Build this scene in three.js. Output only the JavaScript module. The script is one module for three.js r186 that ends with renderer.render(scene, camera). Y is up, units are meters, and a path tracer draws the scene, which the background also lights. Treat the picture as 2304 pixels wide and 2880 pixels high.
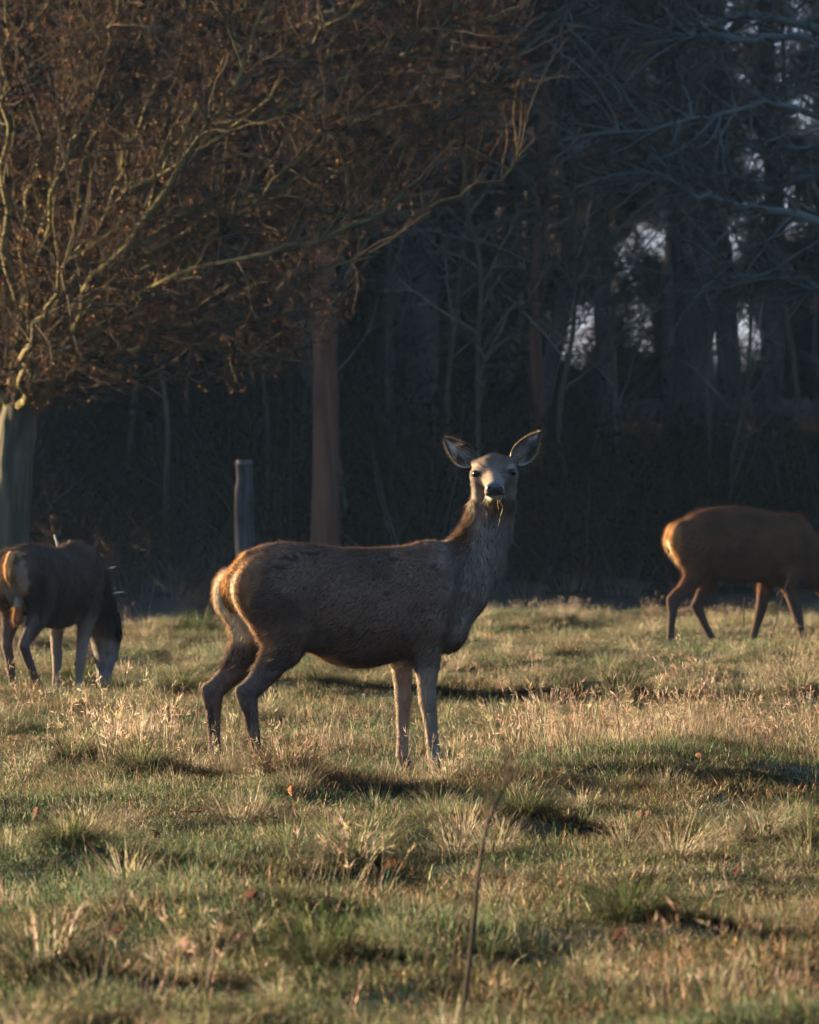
import * as THREE from 'three';

// ---------------------------------------------------------------- camera, sky, sun, exposure
const W_PX = 2304, H_PX = 2880, FOCAL = 17400, EYE = 1.55, HORIZON = 1292;   // telephoto at standing eye height
const scene = new THREE.Scene();
const camera = new THREE.PerspectiveCamera(2 * Math.atan(H_PX / 2 / FOCAL) * 180 / Math.PI, W_PX / H_PX, 0.5, 2000);
camera.position.set(0, EYE, 0);
camera.rotation.x = -Math.atan((H_PX / 2 - HORIZON) / FOCAL);
camera.focus = 29.9;
camera.userData.fStop = 8;
const renderer = new THREE.WebGLRenderer({ antialias: true });
renderer.setSize(819, 1024);
renderer.toneMapping = THREE.LinearToneMapping;
renderer.toneMappingExposure = 10;
renderer.shadowMap.enabled = true;

const SUN_BEHIND = 26 * Math.PI / 180, SUN_UP = 9.5 * Math.PI / 180;         // low winter sun, left and a little behind the animals
const sunDir = new THREE.Vector3(-Math.cos(SUN_BEHIND) * Math.cos(SUN_UP), Math.sin(SUN_UP), -Math.sin(SUN_BEHIND) * Math.cos(SUN_UP));
{
  const w = 512, h = 256, data = new Float32Array(w * h * 4);
  for (let j = 0; j < h; j++) for (let i = 0; i < w; i++) {
    const up = ((j + 0.5) / h - 0.5) * Math.PI, round = ((i + 0.5) / w - 0.5) * 2 * Math.PI;
    const y = Math.sin(up), x = Math.cos(round) * Math.cos(up), z = Math.sin(round) * Math.cos(up);
    const t = Math.pow(Math.max(0, y), 0.5), c = Math.max(0, x * sunDir.x + y * sunDir.y + z * sunDir.z);
    const glow = 0.25 * Math.pow(c, 6) * (1 - t * 0.6);
    const hor = [0.150, 0.132, 0.118], zen = [0.042, 0.084, 0.152];
    for (let k = 0; k < 3; k++) data[(j * w + i) * 4 + k] = hor[k] + (zen[k] - hor[k]) * Math.min(1, t * 2.1) + glow * [0.55, 0.36, 0.18][k];
    data[(j * w + i) * 4 + 3] = 1;
  }
  const sky = new THREE.DataTexture(data, w, h, THREE.RGBAFormat, THREE.FloatType);
  sky.mapping = THREE.EquirectangularReflectionMapping;
  sky.magFilter = THREE.LinearFilter; sky.needsUpdate = true;
  scene.background = sky; scene.environment = sky;
}
const sun = new THREE.DirectionalLight(new THREE.Color().setRGB(1.0, 0.77, 0.48), 5.0);
sun.position.copy(sunDir).multiplyScalar(120).add(new THREE.Vector3(0, 0, -45));
sun.target.position.set(0, 0, -45); scene.add(sun.target);
sun.castShadow = true; sun.shadow.radius = 2; sun.shadow.mapSize.set(4096, 4096);
Object.assign(sun.shadow.camera, { left: -60, right: 60, top: 40, bottom: -40, near: 1, far: 300 });
scene.add(sun);
scene.fog = new THREE.FogExp2(new THREE.Color().setRGB(0.42, 0.67, 1.0), 0.000085);                 // thin blue winter air

// ---------------------------------------------------------------- helpers
function rng(seed) { let a = seed >>> 0; return () => { a = (a + 0x6d2b79f5) | 0; let t = Math.imul(a ^ (a >>> 15), 1 | a); t = (t + Math.imul(t ^ (t >>> 7), 61 | t)) ^ t; return ((t ^ (t >>> 14)) >>> 0) / 4294967296; }; }
const lerp = (a, b, t) => a + (b - a) * t, clamp = (x, a = 0, b = 1) => Math.min(b, Math.max(a, x));
const sstep = (a, b, x) => { const t = clamp((x - a) / (b - a)); return t * t * (3 - 2 * t); };
const mixc = (a, b, t) => [lerp(a[0], b[0], t), lerp(a[1], b[1], t), lerp(a[2], b[2], t)];
function hash3(x, y, z) { let h = Math.imul(x, 374761393) ^ Math.imul(y, 668265263) ^ Math.imul(z, 2147483647 - 1640531527); h = Math.imul(h ^ (h >>> 13), 1274126177); return ((h ^ (h >>> 16)) >>> 0) / 4294967296; }
function noise(x, y, z = 0) {
  const ix = Math.floor(x), iy = Math.floor(y), iz = Math.floor(z), f = (t) => t * t * (3 - 2 * t), u = f(x - ix), v = f(y - iy), w = f(z - iz);
  const c = (a, b, d) => hash3(ix + a, iy + b, iz + d);
  return lerp(lerp(lerp(c(0, 0, 0), c(1, 0, 0), u), lerp(c(0, 1, 0), c(1, 1, 0), u), v), lerp(lerp(c(0, 0, 1), c(1, 0, 1), u), lerp(c(0, 1, 1), c(1, 1, 1), u), v), w) * 2 - 1;
}
const fbm = (x, y, z = 0) => noise(x, y, z) * 0.55 + noise(x * 2.1, y * 2.1, z * 2.1 + 7) * 0.3 + noise(x * 4.3, y * 4.3, z * 4.3 + 19) * 0.15;
const V = (a) => new THREE.Vector3(a[0], a[1], a[2]);
// a photo pixel and a distance along the view give a point
const xAt = (px, d) => (px - W_PX / 2) / FOCAL * d, yAt = (py, d) => EYE - (py - HORIZON) / FOCAL * d;
const at = (px, py, d) => [xAt(px, d), yAt(py, d), -d];

class Build {                                                   // collects triangles, then makes one geometry
  constructor() { this.p = []; this.n = []; this.c = []; this.i = []; }
  get count() { return this.p.length / 3; }
  v(x, y, z, nx, ny, nz, c) { this.p.push(x, y, z); this.n.push(nx, ny, nz); this.c.push(c[0], c[1], c[2]); return this.p.length / 3 - 1; }
  // tapered tube along points; colour may be a function of (point, share along, angle)
  tube(pts, rad, sides, col, capped = true) {
    const m = pts.length; let up = null, base = this.count;
    for (let k = 0; k < m; k++) {
      const a = pts[Math.max(0, k - 1)], b = pts[Math.min(m - 1, k + 1)];
      let tx = b[0] - a[0], ty = b[1] - a[1], tz = b[2] - a[2], l = Math.hypot(tx, ty, tz) || 1; tx /= l; ty /= l; tz /= l;
      if (!up) up = Math.abs(ty) < 0.9 ? [0, 1, 0] : [1, 0, 0];
      let d = up[0] * tx + up[1] * ty + up[2] * tz, ux = up[0] - d * tx, uy = up[1] - d * ty, uz = up[2] - d * tz; l = Math.hypot(ux, uy, uz) || 1; ux /= l; uy /= l; uz /= l; up = [ux, uy, uz];
      const wx = ty * uz - tz * uy, wy = tz * ux - tx * uz, wz = tx * uy - ty * ux;
      for (let s = 0; s < sides; s++) {
        const q = s / sides * Math.PI * 2, cs = Math.cos(q), sn = Math.sin(q), nx = ux * cs + wx * sn, ny = uy * cs + wy * sn, nz = uz * cs + wz * sn, r = typeof rad[k] === 'function' ? rad[k](q) : rad[k];
        this.v(pts[k][0] + nx * r, pts[k][1] + ny * r, pts[k][2] + nz * r, nx, ny, nz, typeof col === 'function' ? col(pts[k], k / (m - 1), q) : col);
      }
    }
    for (let k = 0; k < m - 1; k++) for (let s = 0; s < sides; s++) {
      const a = base + k * sides + s, b = base + k * sides + (s + 1) % sides, c = a + sides, d = b + sides;
      this.i.push(a, b, c, b, d, c);
    }
    if (capped) for (let s = 1; s < sides - 1; s++) this.i.push(base + (m - 1) * sides, base + (m - 1) * sides + s, base + (m - 1) * sides + s + 1);
  }
  // flat tapered blade bent along points, w = width direction
  strip(pts, wid, w, col) {
    const m = pts.length; let base = this.count;
    for (let k = 0; k < m; k++) {
      const a = pts[Math.max(0, k - 1)], b = pts[Math.min(m - 1, k + 1)], tx = b[0] - a[0], ty = b[1] - a[1], tz = b[2] - a[2];
      let nx = ty * w[2] - tz * w[1], ny = tz * w[0] - tx * w[2], nz = tx * w[1] - ty * w[0], l = Math.hypot(nx, ny, nz) || 1; nx /= l; ny /= l; nz /= l;
      const h = wid[k] / 2;
      if (k < m - 1) { this.v(pts[k][0] - w[0] * h, pts[k][1] - w[1] * h, pts[k][2] - w[2] * h, nx, ny, nz, col); this.v(pts[k][0] + w[0] * h, pts[k][1] + w[1] * h, pts[k][2] + w[2] * h, nx, ny, nz, col); }
      else this.v(pts[k][0], pts[k][1], pts[k][2], nx, ny, nz, col);
    }
    for (let k = 0; k < m - 2; k++) { const a = base + 2 * k; this.i.push(a, a + 1, a + 2, a + 1, a + 3, a + 2); }
    const a = base + 2 * (m - 2); this.i.push(a, a + 1, a + 2);
  }
  leaf(x, y, z, ax, ay, az, bx, by, bz, col) {                    // diamond-shaped leaf: half axes a (length) and b (width)
    let nx = ay * bz - az * by, ny = az * bx - ax * bz, nz = ax * by - ay * bx; const l = Math.hypot(nx, ny, nz) || 1; nx /= l; ny /= l; nz /= l;
    const k = this.v(x - ax, y - ay, z - az, nx, ny, nz, col); this.v(x + bx, y + by, z + bz, nx, ny, nz, col); this.v(x + ax, y + ay, z + az, nx, ny, nz, col); this.v(x - bx, y - by, z - bz, nx, ny, nz, col);
    this.i.push(k, k + 1, k + 2, k, k + 2, k + 3);
  }
  geo() {
    const g = new THREE.BufferGeometry();
    g.setAttribute('position', new THREE.BufferAttribute(new Float32Array(this.p), 3));
    g.setAttribute('normal', new THREE.BufferAttribute(new Float32Array(this.n), 3));
    g.setAttribute('color', new THREE.BufferAttribute(new Float32Array(this.c), 3));
    g.setIndex(new THREE.BufferAttribute(new Uint32Array(this.i), 1));
    return g;
  }
}
const taken = new Map();
const numbered = (name) => { const n = taken.get(name) ?? 0; taken.set(name, n + 1); return n ? name + '_' + String(n).padStart(3, '0') : name; };
function tag(o, label, category, group, kind) { o.userData.label = label; o.userData.category = category; if (group) o.userData.group = group; if (kind) o.userData.kind = kind; return o; }
function put(o, name, parent) { o.name = parent ? name : numbered(name); o.castShadow = o.receiveShadow = true; (parent ?? scene).add(o); return o; }
const part = (name, geo, m, parent) => put(new THREE.Mesh(geo, m), name, parent);
function thing(name, pos, label, category, group) { const g = new THREE.Group(); g.position.set(pos[0], pos[1], pos[2]); put(g, name); return tag(g, label, category, group); }
const mat = (o = {}) => new THREE.MeshPhysicalMaterial({ vertexColors: true, roughness: 0.9, specularIntensity: 0.12, side: THREE.DoubleSide, ...o });
const thin = (t, o = {}) => new THREE.MeshPhysicalMaterial({ vertexColors: true, roughness: 1, transmission: t, thickness: 0, specularIntensity: 0.15, side: THREE.DoubleSide, ...o });
const M = {
  ground: mat({ roughness: 1, specularIntensity: 0 }), bark: mat({ roughness: 0.95 }), twig: mat({ roughness: 0.95 }), leaf: thin(0.4), grass: thin(0.38), straw: thin(0.42),
  fur: mat({ roughness: 1, specularIntensity: 0.03 }), hair: thin(0.4, { specularIntensity: 0.05 }), ear: thin(0.12), wood: mat({ roughness: 0.95 }),
  eye: new THREE.MeshPhysicalMaterial({ color: 0x070504, roughness: 0.16, specularIntensity: 0.6 }),
  nose: mat({ roughness: 0.38, specularIntensity: 0.8 }), hoof: mat({ roughness: 0.55, specularIntensity: 0.5 }), antler: mat({ roughness: 0.6, specularIntensity: 0.5 }),
};
for (const k in M) M[k].name = k;
// ---------------------------------------------------------------- ground: one sheet, fine in the meadow, coarse to the horizon
const mounds = [];                                              // tussock mounds: [x, z, radius, height]
const edgeD = (x) => 59.8 + 0.9 * Math.tanh((x + 0.3) * 0.8) + 0.5 * noise(x * 0.9, 3.3);     // distance at which the meadow ends at the wood
function groundY(x, z) {
  const d = -z;
  let y = 0;
  const near = sstep(74, 60, d) * sstep(60, 25, Math.abs(x));
  y += near * (0.075 * noise(x * 0.9, z * 0.55) + 0.045 * noise(x * 2.1 + 5, z * 1.5) + 0.014 * noise(x * 5.5, z * 5.5 + 9));
  for (const m of mounds) { const dx = x - m[0], dz = z - m[1], q = (dx * dx + dz * dz) / (m[2] * m[2]); if (q < 4) y += m[3] * Math.exp(-q * 1.6); }
  const bank = sstep(62, 92, d) * (0.5 + 1.5 * sstep(3, -6, x)) + sstep(80, 165, d) * 3.2;     // the wood stands on rising ground, higher to the left
  y += bank + sstep(63, 70, d) * 0.10 * noise(x * 0.6, z * 0.6 + 40);
  y -= 0.12 * Math.exp(-((d - edgeD(x) - 3.5) ** 2) / 4) * sstep(60, 25, Math.abs(x));          // shallow dip behind the last grass
  y -= 0.09 * sstep(52, 60, d) * sstep(0.5, -1.5, x) * sstep(68, 63, d);
  return y;
}
for (const [px, py, r, h] of [[1000, 2490, 0.24, 0.13], [800, 2235, 0.22, 0.12], [1760, 1990, 0.30, 0.16], [400, 2215, 0.36, 0.12], [900, 2760, 0.34, 0.13], [190, 2475, 0.2, 0.1],
  [1480, 2340, 0.26, 0.1], [1640, 2265, 0.4, 0.09], [1780, 2660, 0.4, 0.13], [2150, 2420, 0.25, 0.12], [2290, 2380, 0.22, 0.13], [120, 2760, 0.36, 0.16], [230, 1930, 0.35, 0.15], [500, 1975, 0.22, 0.13],
  [900, 1960, 0.3, 0.1], [1600, 1885, 0.35, 0.1], [560, 1790, 0.5, 0.14], [1580, 1765, 0.3, 0.14], [210, 2160, 0.2, 0.1], [2250, 2000, 0.3, 0.12], [1900, 1930, 0.5, 0.1], [1150, 2800, 0.3, 0.08], [1450, 2050, 0.4, 0.06], [620, 2620, 0.4, 0.06], [60, 2000, 0.4, 0.1]]) {
  const d = EYE * FOCAL / (py - HORIZON) ; mounds.push([xAt(px, d), -d, r, h * 0.7]);
}
{
  const xs = [], zs = [];
  for (let x = -900; x < -30; x += Math.max(2, (-x - 28) * 0.18)) xs.push(x);
  for (let x = -30; x < -8; x += 0.8) xs.push(x);
  for (let x = -8; x < 8; x += 0.085) xs.push(x);
  for (let x = 8; x < 30; x += 0.8) xs.push(x);
  for (let x = 30; x < 900; x += Math.max(2, (x - 28) * 0.18)) xs.push(x);
  for (let d = -900; d < 4; d += Math.max(2, -d * 0.18)) zs.push(d);
  for (let d = 4; d < 14; d += 0.6) zs.push(d);
  for (let d = 14; d < 68; d += 0.1) zs.push(d);
  for (let d = 68; d < 170; d += 1.2) zs.push(d);
  for (let d = 170; d < 1000; d += Math.max(4, (d - 160) * 0.2)) zs.push(d);
  const nx = xs.length, nz = zs.length, p = new Float32Array(nx * nz * 3), c = new Float32Array(nx * nz * 3), ix = [];
  for (let j = 0; j < nz; j++) for (let i = 0; i < nx; i++) {
    const x = xs[i], z = -zs[j], k = (j * nx + i) * 3;
    p[k] = x; p[k + 1] = groundY(x, z); p[k + 2] = z;
    const n1 = fbm(x * 1.3, z * 1.3), n2 = noise(x * 7, z * 7, 3);
    let col = mixc([0.035, 0.045, 0.018], [0.085, 0.07, 0.045], clamp(0.4 + n1 * 0.9 + n2 * 0.25));
    const litter = sstep(edgeD(x) - 0.5, edgeD(x) + 2.5, -z);
    col = mixc(col, mixc([0.026, 0.02, 0.016], [0.062, 0.043, 0.033], clamp(0.45 + 0.6 * n1 + 0.5 * n2)), litter);
    c.set(col, k);
    if (i && j) { const a = (j - 1) * nx + i - 1, b = a + 1, e = a + nx, f = e + 1; ix.push(a, b, e, b, f, e); }
  }
  const g = new THREE.BufferGeometry();
  g.setAttribute('position', new THREE.BufferAttribute(p, 3)); g.setAttribute('color', new THREE.BufferAttribute(c, 3)); g.setIndex(new THREE.BufferAttribute(new Uint32Array(ix), 1)); g.computeVertexNormals();
  const o = part('ground', g, M.ground); tag(o, 'grassy meadow ground rising into the leaf litter of the wood', 'ground', null, 'structure');
}
// ---------------------------------------------------------------- deer: one blended surface per animal, coat hairs on top
const smin = (a, b, k) => { const h = Math.max(k - Math.abs(a - b), 0) / k; return Math.min(a, b) - h * h * k * 0.25; };
function chain(pts, k = 0.03, lat = null) {                       // pts: [x, y, z, r, rl]; rl is the radius along the axis lat
  let lo = [9, 9, 9], hi = [-9, -9, -9];
  for (const q of pts) for (let a = 0; a < 3; a++) { const r = Math.max(q[3], q[4] ?? 0); lo[a] = Math.min(lo[a], q[a] - r); hi[a] = Math.max(hi[a], q[a] + r); }
  const seg = [];
  for (let s = 0; s < pts.length - 1; s++) { const a = pts[s], b = pts[s + 1], dx = b[0] - a[0], dy = b[1] - a[1], dz = b[2] - a[2]; seg.push([a[0], a[1], a[2], dx, dy, dz, 1 / (dx * dx + dy * dy + dz * dz), a[3], b[3], a[4] ?? a[3], b[4] ?? b[3]]); }
  return { lo, hi, k, f(x, y, z) {
    let best = 1e9;
    for (const s of seg) {
      const px = x - s[0], py = y - s[1], pz = z - s[2]; let t = (px * s[3] + py * s[4] + pz * s[5]) * s[6]; t = t < 0 ? 0 : t > 1 ? 1 : t;
      const vx = px - t * s[3], vy = py - t * s[4], vz = pz - t * s[5], r = s[7] + (s[8] - s[7]) * t; let d;
      if (!lat) d = Math.sqrt(vx * vx + vy * vy + vz * vz) - r;
      else { const rl = s[9] + (s[10] - s[9]) * t, w = vx * lat[0] + vy * lat[1] + vz * lat[2], e = vx * vx + vy * vy + vz * vz - w * w; d = (Math.sqrt(Math.max(0, e) / (r * r) + w * w / (rl * rl)) - 1) * Math.min(r, rl); }
      if (d < best) best = d;
    }
    return best;
  } };
}
function ell(c, r, k = 0.03, yaw = 0) {                          // ellipsoid, turned about the vertical by yaw
  const R = Math.max(...r), cs = Math.cos(yaw), sn = Math.sin(yaw), m = Math.min(...r);
  return { lo: c.map((v) => v - R), hi: c.map((v) => v + R), k, f(x, y, z) { const dx = x - c[0], dy = y - c[1], dz = z - c[2], X = dx * cs - dz * sn, Z = dx * sn + dz * cs; return (Math.sqrt(X * X / (r[0] * r[0]) + dy * dy / (r[1] * r[1]) + Z * Z / (r[2] * r[2])) - 1) * m; } };
}
function torso(rows, yaw, k = 0.03) {                            // rows: [X, top, bottom, half width] along the body
  const cs = Math.cos(yaw), sn = Math.sin(yaw), N = 240, x0 = rows[0][0], x1 = rows[rows.length - 1][0], tab = [];
  const cr = (a, b, c, d, t) => 0.5 * (2 * b + (c - a) * t + (2 * a - 5 * b + 4 * c - d) * t * t + (3 * b - a - 3 * c + d) * t * t * t);
  for (let i = 0; i <= N; i++) {
    const X = lerp(x0, x1, i / N); let s = 0; while (s < rows.length - 2 && rows[s + 1][0] < X) s++;
    const g = (q) => rows[clamp(q, 0, rows.length - 1)], t = (X - rows[s][0]) / (rows[s + 1][0] - rows[s][0]), val = (c) => cr(g(s - 1)[c], g(s)[c], g(s + 1)[c], g(s + 2)[c], t);
    const top = val(1), bot = val(2); tab.push([(top + bot) / 2, (top - bot) / 2, val(3)]);
  }
  const ys = rows.flatMap((r) => [r[1], r[2]]), L = Math.max(Math.abs(x0), Math.abs(x1)) + 0.05;
  return { lo: [-L, Math.min(...ys), -0.25 - Math.abs(sn) * L], hi: [L, Math.max(...ys), 0.25 + Math.abs(sn) * L], k, f(x, y, z) {
    const X = x * cs - z * sn, Z = x * sn + z * cs, Xc = X < x0 ? x0 : X > x1 ? x1 : X, u = (Xc - x0) / (x1 - x0) * N, i = Math.min(N - 1, u | 0), t = u - i, a = tab[i], b = tab[i + 1];
    const cy = a[0] + (b[0] - a[0]) * t, h = a[1] + (b[1] - a[1]) * t, q = (y - cy) / h, w = (a[2] + (b[2] - a[2]) * t) * (q < 0 ? 1 : 1 - 0.14 * Math.min(1, q)), e = (X - Xc) / 0.05;
    return (Math.sqrt(q * q + Z * Z / (w * w) + e * e) - 1) * Math.min(h, w) * 0.92;
  } };
}
function surface(prims, cell) {                                  // surface nets over the blended distance field
  const lo = [9, 9, 9], hi = [-9, -9, -9];
  for (const q of prims) for (let a = 0; a < 3; a++) { lo[a] = Math.min(lo[a], q.lo[a] - 0.03); hi[a] = Math.max(hi[a], q.hi[a] + 0.03); }
  const n = [0, 1, 2].map((a) => Math.ceil((hi[a] - lo[a]) / cell) + 1), [nx, ny, nz] = n, F = new Float32Array(nx * ny * nz).fill(0.12);
  for (const q of prims) {
    const m = q.k + 0.03, a = [0, 1, 2].map((c) => Math.max(0, Math.floor((q.lo[c] - m - lo[c]) / cell))), b = [0, 1, 2].map((c) => Math.min(n[c] - 1, Math.ceil((q.hi[c] + m - lo[c]) / cell)));
    for (let k = a[2]; k <= b[2]; k++) for (let j = a[1]; j <= b[1]; j++) { let o = (k * ny + j) * nx + a[0]; for (let i = a[0]; i <= b[0]; i++, o++) { const d = q.f(lo[0] + i * cell, lo[1] + j * cell, lo[2] + k * cell); if (d < 0.12) F[o] = q.cut ? Math.max(F[o], -d) : smin(F[o], d, q.k); } }
  }
  const idx = new Int32Array(nx * ny * nz).fill(-1), P = [], sx = 1, sy = nx, sz = nx * ny;
  for (let k = 0; k < nz - 1; k++) for (let j = 0; j < ny - 1; j++) for (let i = 0; i < nx - 1; i++) {
    const o = k * sz + j * sy + i; let mask = 0;
    for (let c = 0; c < 8; c++) if (F[o + (c & 1) + ((c >> 1) & 1) * sy + (c >> 2) * sz] < 0) mask |= 1 << c;
    if (mask === 0 || mask === 255) continue;
    let x = 0, y = 0, z = 0, e = 0;
    for (let c = 0; c < 8; c++) for (let a = 0; a < 3; a++) {
      const c2 = c | (1 << a); if (c2 === c || ((mask >> c) & 1) === ((mask >> c2) & 1)) continue;
      const f0 = F[o + (c & 1) + ((c >> 1) & 1) * sy + (c >> 2) * sz], f1 = F[o + (c2 & 1) + ((c2 >> 1) & 1) * sy + (c2 >> 2) * sz], t = f0 / (f0 - f1);
      x += (c & 1) + (a === 0 ? t : 0); y += ((c >> 1) & 1) + (a === 1 ? t : 0); z += (c >> 2) + (a === 2 ? t : 0); e++;
    }
    idx[o] = P.length / 3; P.push(lo[0] + (i + x / e) * cell, lo[1] + (j + y / e) * cell, lo[2] + (k + z / e) * cell);
  }
  const I = [], quad = (a, b, c, d, flip) => { if (flip) I.push(a, c, b, a, d, c); else I.push(a, b, c, a, c, d); };
  for (let k = 1; k < nz - 1; k++) for (let j = 1; j < ny - 1; j++) for (let i = 1; i < nx - 1; i++) {
    const o = k * sz + j * sy + i, s = F[o] < 0;
    if (s !== F[o + sx] < 0) quad(idx[o - sy - sz], idx[o - sz], idx[o], idx[o - sy], !s);
    if (s !== F[o + sy] < 0) quad(idx[o - sx - sz], idx[o - sx], idx[o], idx[o - sz], !s);
    if (s !== F[o + sz] < 0) quad(idx[o - sx - sy], idx[o - sy], idx[o], idx[o - sx], !s);
  }
  const Nrm = new Float32Array(P.length);
  const S = (x, y, z) => { const u = (x - lo[0]) / cell, v = (y - lo[1]) / cell, w = (z - lo[2]) / cell, i = clamp(u | 0, 0, nx - 2), j = clamp(v | 0, 0, ny - 2), k = clamp(w | 0, 0, nz - 2), a = u - i, b = v - j, c = w - k, o = k * sz + j * sy + i; return lerp(lerp(lerp(F[o], F[o + 1], a), lerp(F[o + sy], F[o + sy + 1], a), b), lerp(lerp(F[o + sz], F[o + sz + 1], a), lerp(F[o + sz + sy], F[o + sz + sy + 1], a), b), c); };
  for (let v = 0; v < P.length; v += 3) {
    const e = cell * 1.1, gx = S(P[v] + e, P[v + 1], P[v + 2]) - S(P[v] - e, P[v + 1], P[v + 2]), gy = S(P[v], P[v + 1] + e, P[v + 2]) - S(P[v], P[v + 1] - e, P[v + 2]), gz = S(P[v], P[v + 1], P[v + 2] + e) - S(P[v], P[v + 1], P[v + 2] - e), l = Math.hypot(gx, gy, gz) || 1;
    Nrm[v] = gx / l; Nrm[v + 1] = gy / l; Nrm[v + 2] = gz / l;
  }
  return { P: new Float32Array(P), N: Nrm, I: new Uint32Array(I) };
}
function bodyMesh(s, colour, parent) {
  const c = new Float32Array(s.P.length), p = [0, 0, 0], n = [0, 0, 0];
  for (let v = 0; v < s.P.length; v += 3) { for (let a = 0; a < 3; a++) { p[a] = s.P[v + a]; n[a] = s.N[v + a]; } c.set(colour(p, n), v); }
  s.C = c;
  const g = new THREE.BufferGeometry();
  g.setAttribute('position', new THREE.BufferAttribute(s.P, 3)); g.setAttribute('normal', new THREE.BufferAttribute(s.N, 3)); g.setAttribute('color', new THREE.BufferAttribute(c, 3)); g.setIndex(new THREE.BufferAttribute(s.I, 1));
  return part('body', g, M.fur, parent);
}
function coat(s, count, seed, flow, parent, guard = 0.22) {                     // single-triangle hairs; flow(p, n) -> [dx, dy, dz, length, lift]
  const R = rng(seed), T = s.I.length / 3, cum = new Float64Array(T); let sum = 0;
  for (let t = 0; t < T; t++) {
    const a = s.I[t * 3] * 3, b = s.I[t * 3 + 1] * 3, c = s.I[t * 3 + 2] * 3, ux = s.P[b] - s.P[a], uy = s.P[b + 1] - s.P[a + 1], uz = s.P[b + 2] - s.P[a + 2], vx = s.P[c] - s.P[a], vy = s.P[c + 1] - s.P[a + 1], vz = s.P[c + 2] - s.P[a + 2];
    sum += Math.hypot(uy * vz - uz * vy, uz * vx - ux * vz, ux * vy - uy * vx) / 2; cum[t] = sum;
  }
  const p = new Float32Array(count * 9), nn = new Float32Array(count * 9), cc = new Float32Array(count * 9), ix = new Uint32Array(count * 3);
  for (let h = 0; h < count; h++) {
    const g = R() * sum; let l = 0, r = T - 1; while (l < r) { const m = (l + r) >> 1; if (cum[m] < g) l = m + 1; else r = m; }
    let u = R(), v = R(); if (u + v > 1) { u = 1 - u; v = 1 - v; }
    const a = s.I[l * 3] * 3, b = s.I[l * 3 + 1] * 3, c = s.I[l * 3 + 2] * 3, w = 1 - u - v, mixv = (A, k) => A[a + k] * w + A[b + k] * u + A[c + k] * v;
    const x = mixv(s.P, 0), y = mixv(s.P, 1), z = mixv(s.P, 2), nx = mixv(s.N, 0), ny = mixv(s.N, 1), nz = mixv(s.N, 2);
    const F = flow([x, y, z], [nx, ny, nz]); if (h < count * guard) { F[3] *= 1.75; F[4] = F[4] * 1.5 + 0.12; } let dx = F[0] + (R() - 0.5) * 0.5, dy = F[1] + (R() - 0.5) * 0.5, dz = F[2] + (R() - 0.5) * 0.5, dot = dx * nx + dy * ny + dz * nz;
    dx -= dot * nx; dy -= dot * ny; dz -= dot * nz; let q = Math.hypot(dx, dy, dz) || 1; const lift = F[4] * (0.5 + R());
    dx = dx / q + nx * lift; dy = dy / q + ny * lift; dz = dz / q + nz * lift; q = Math.hypot(dx, dy, dz); const len = F[3] * (0.6 + 0.7 * R()) / q; dx *= len; dy *= len; dz *= len;
    const th = R() * 6.283, rx = Math.cos(th), ry = Math.sin(th), rz = R() - 0.5; let sx = dy * rz - dz * ry, sy = dz * rx - dx * rz, sz = dx * ry - dy * rx; q = 0.0006 * (0.7 + R()) / (Math.hypot(sx, sy, sz) || 1); sx *= q; sy *= q; sz *= q;
    const o = h * 9, bx = x - nx * 0.001, by = y - ny * 0.001, bz = z - nz * 0.001;
    p.set([bx - sx, by - sy, bz - sz, bx + sx, by + sy, bz + sz, x + dx, y + dy, z + dz], o);
    const k = 0.78 + 0.44 * R(), C0 = mixv(s.C, 0) * k, C1 = mixv(s.C, 1) * k, C2 = mixv(s.C, 2) * k;
    for (let e = 0; e < 3; e++) { nn.set([nx, ny, nz], o + e * 3); cc.set([C0, C1, C2], o + e * 3); ix[h * 3 + e] = h * 3 + e; }
  }
  const g = new THREE.BufferGeometry();
  g.setAttribute('position', new THREE.BufferAttribute(p, 3)); g.setAttribute('normal', new THREE.BufferAttribute(nn, 3)); g.setAttribute('color', new THREE.BufferAttribute(cc, 3)); g.setIndex(new THREE.BufferAttribute(ix, 1));
  const o = part('coat', g, M.hair, parent); o.userData.kind = 'stuff'; return o;
}
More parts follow.
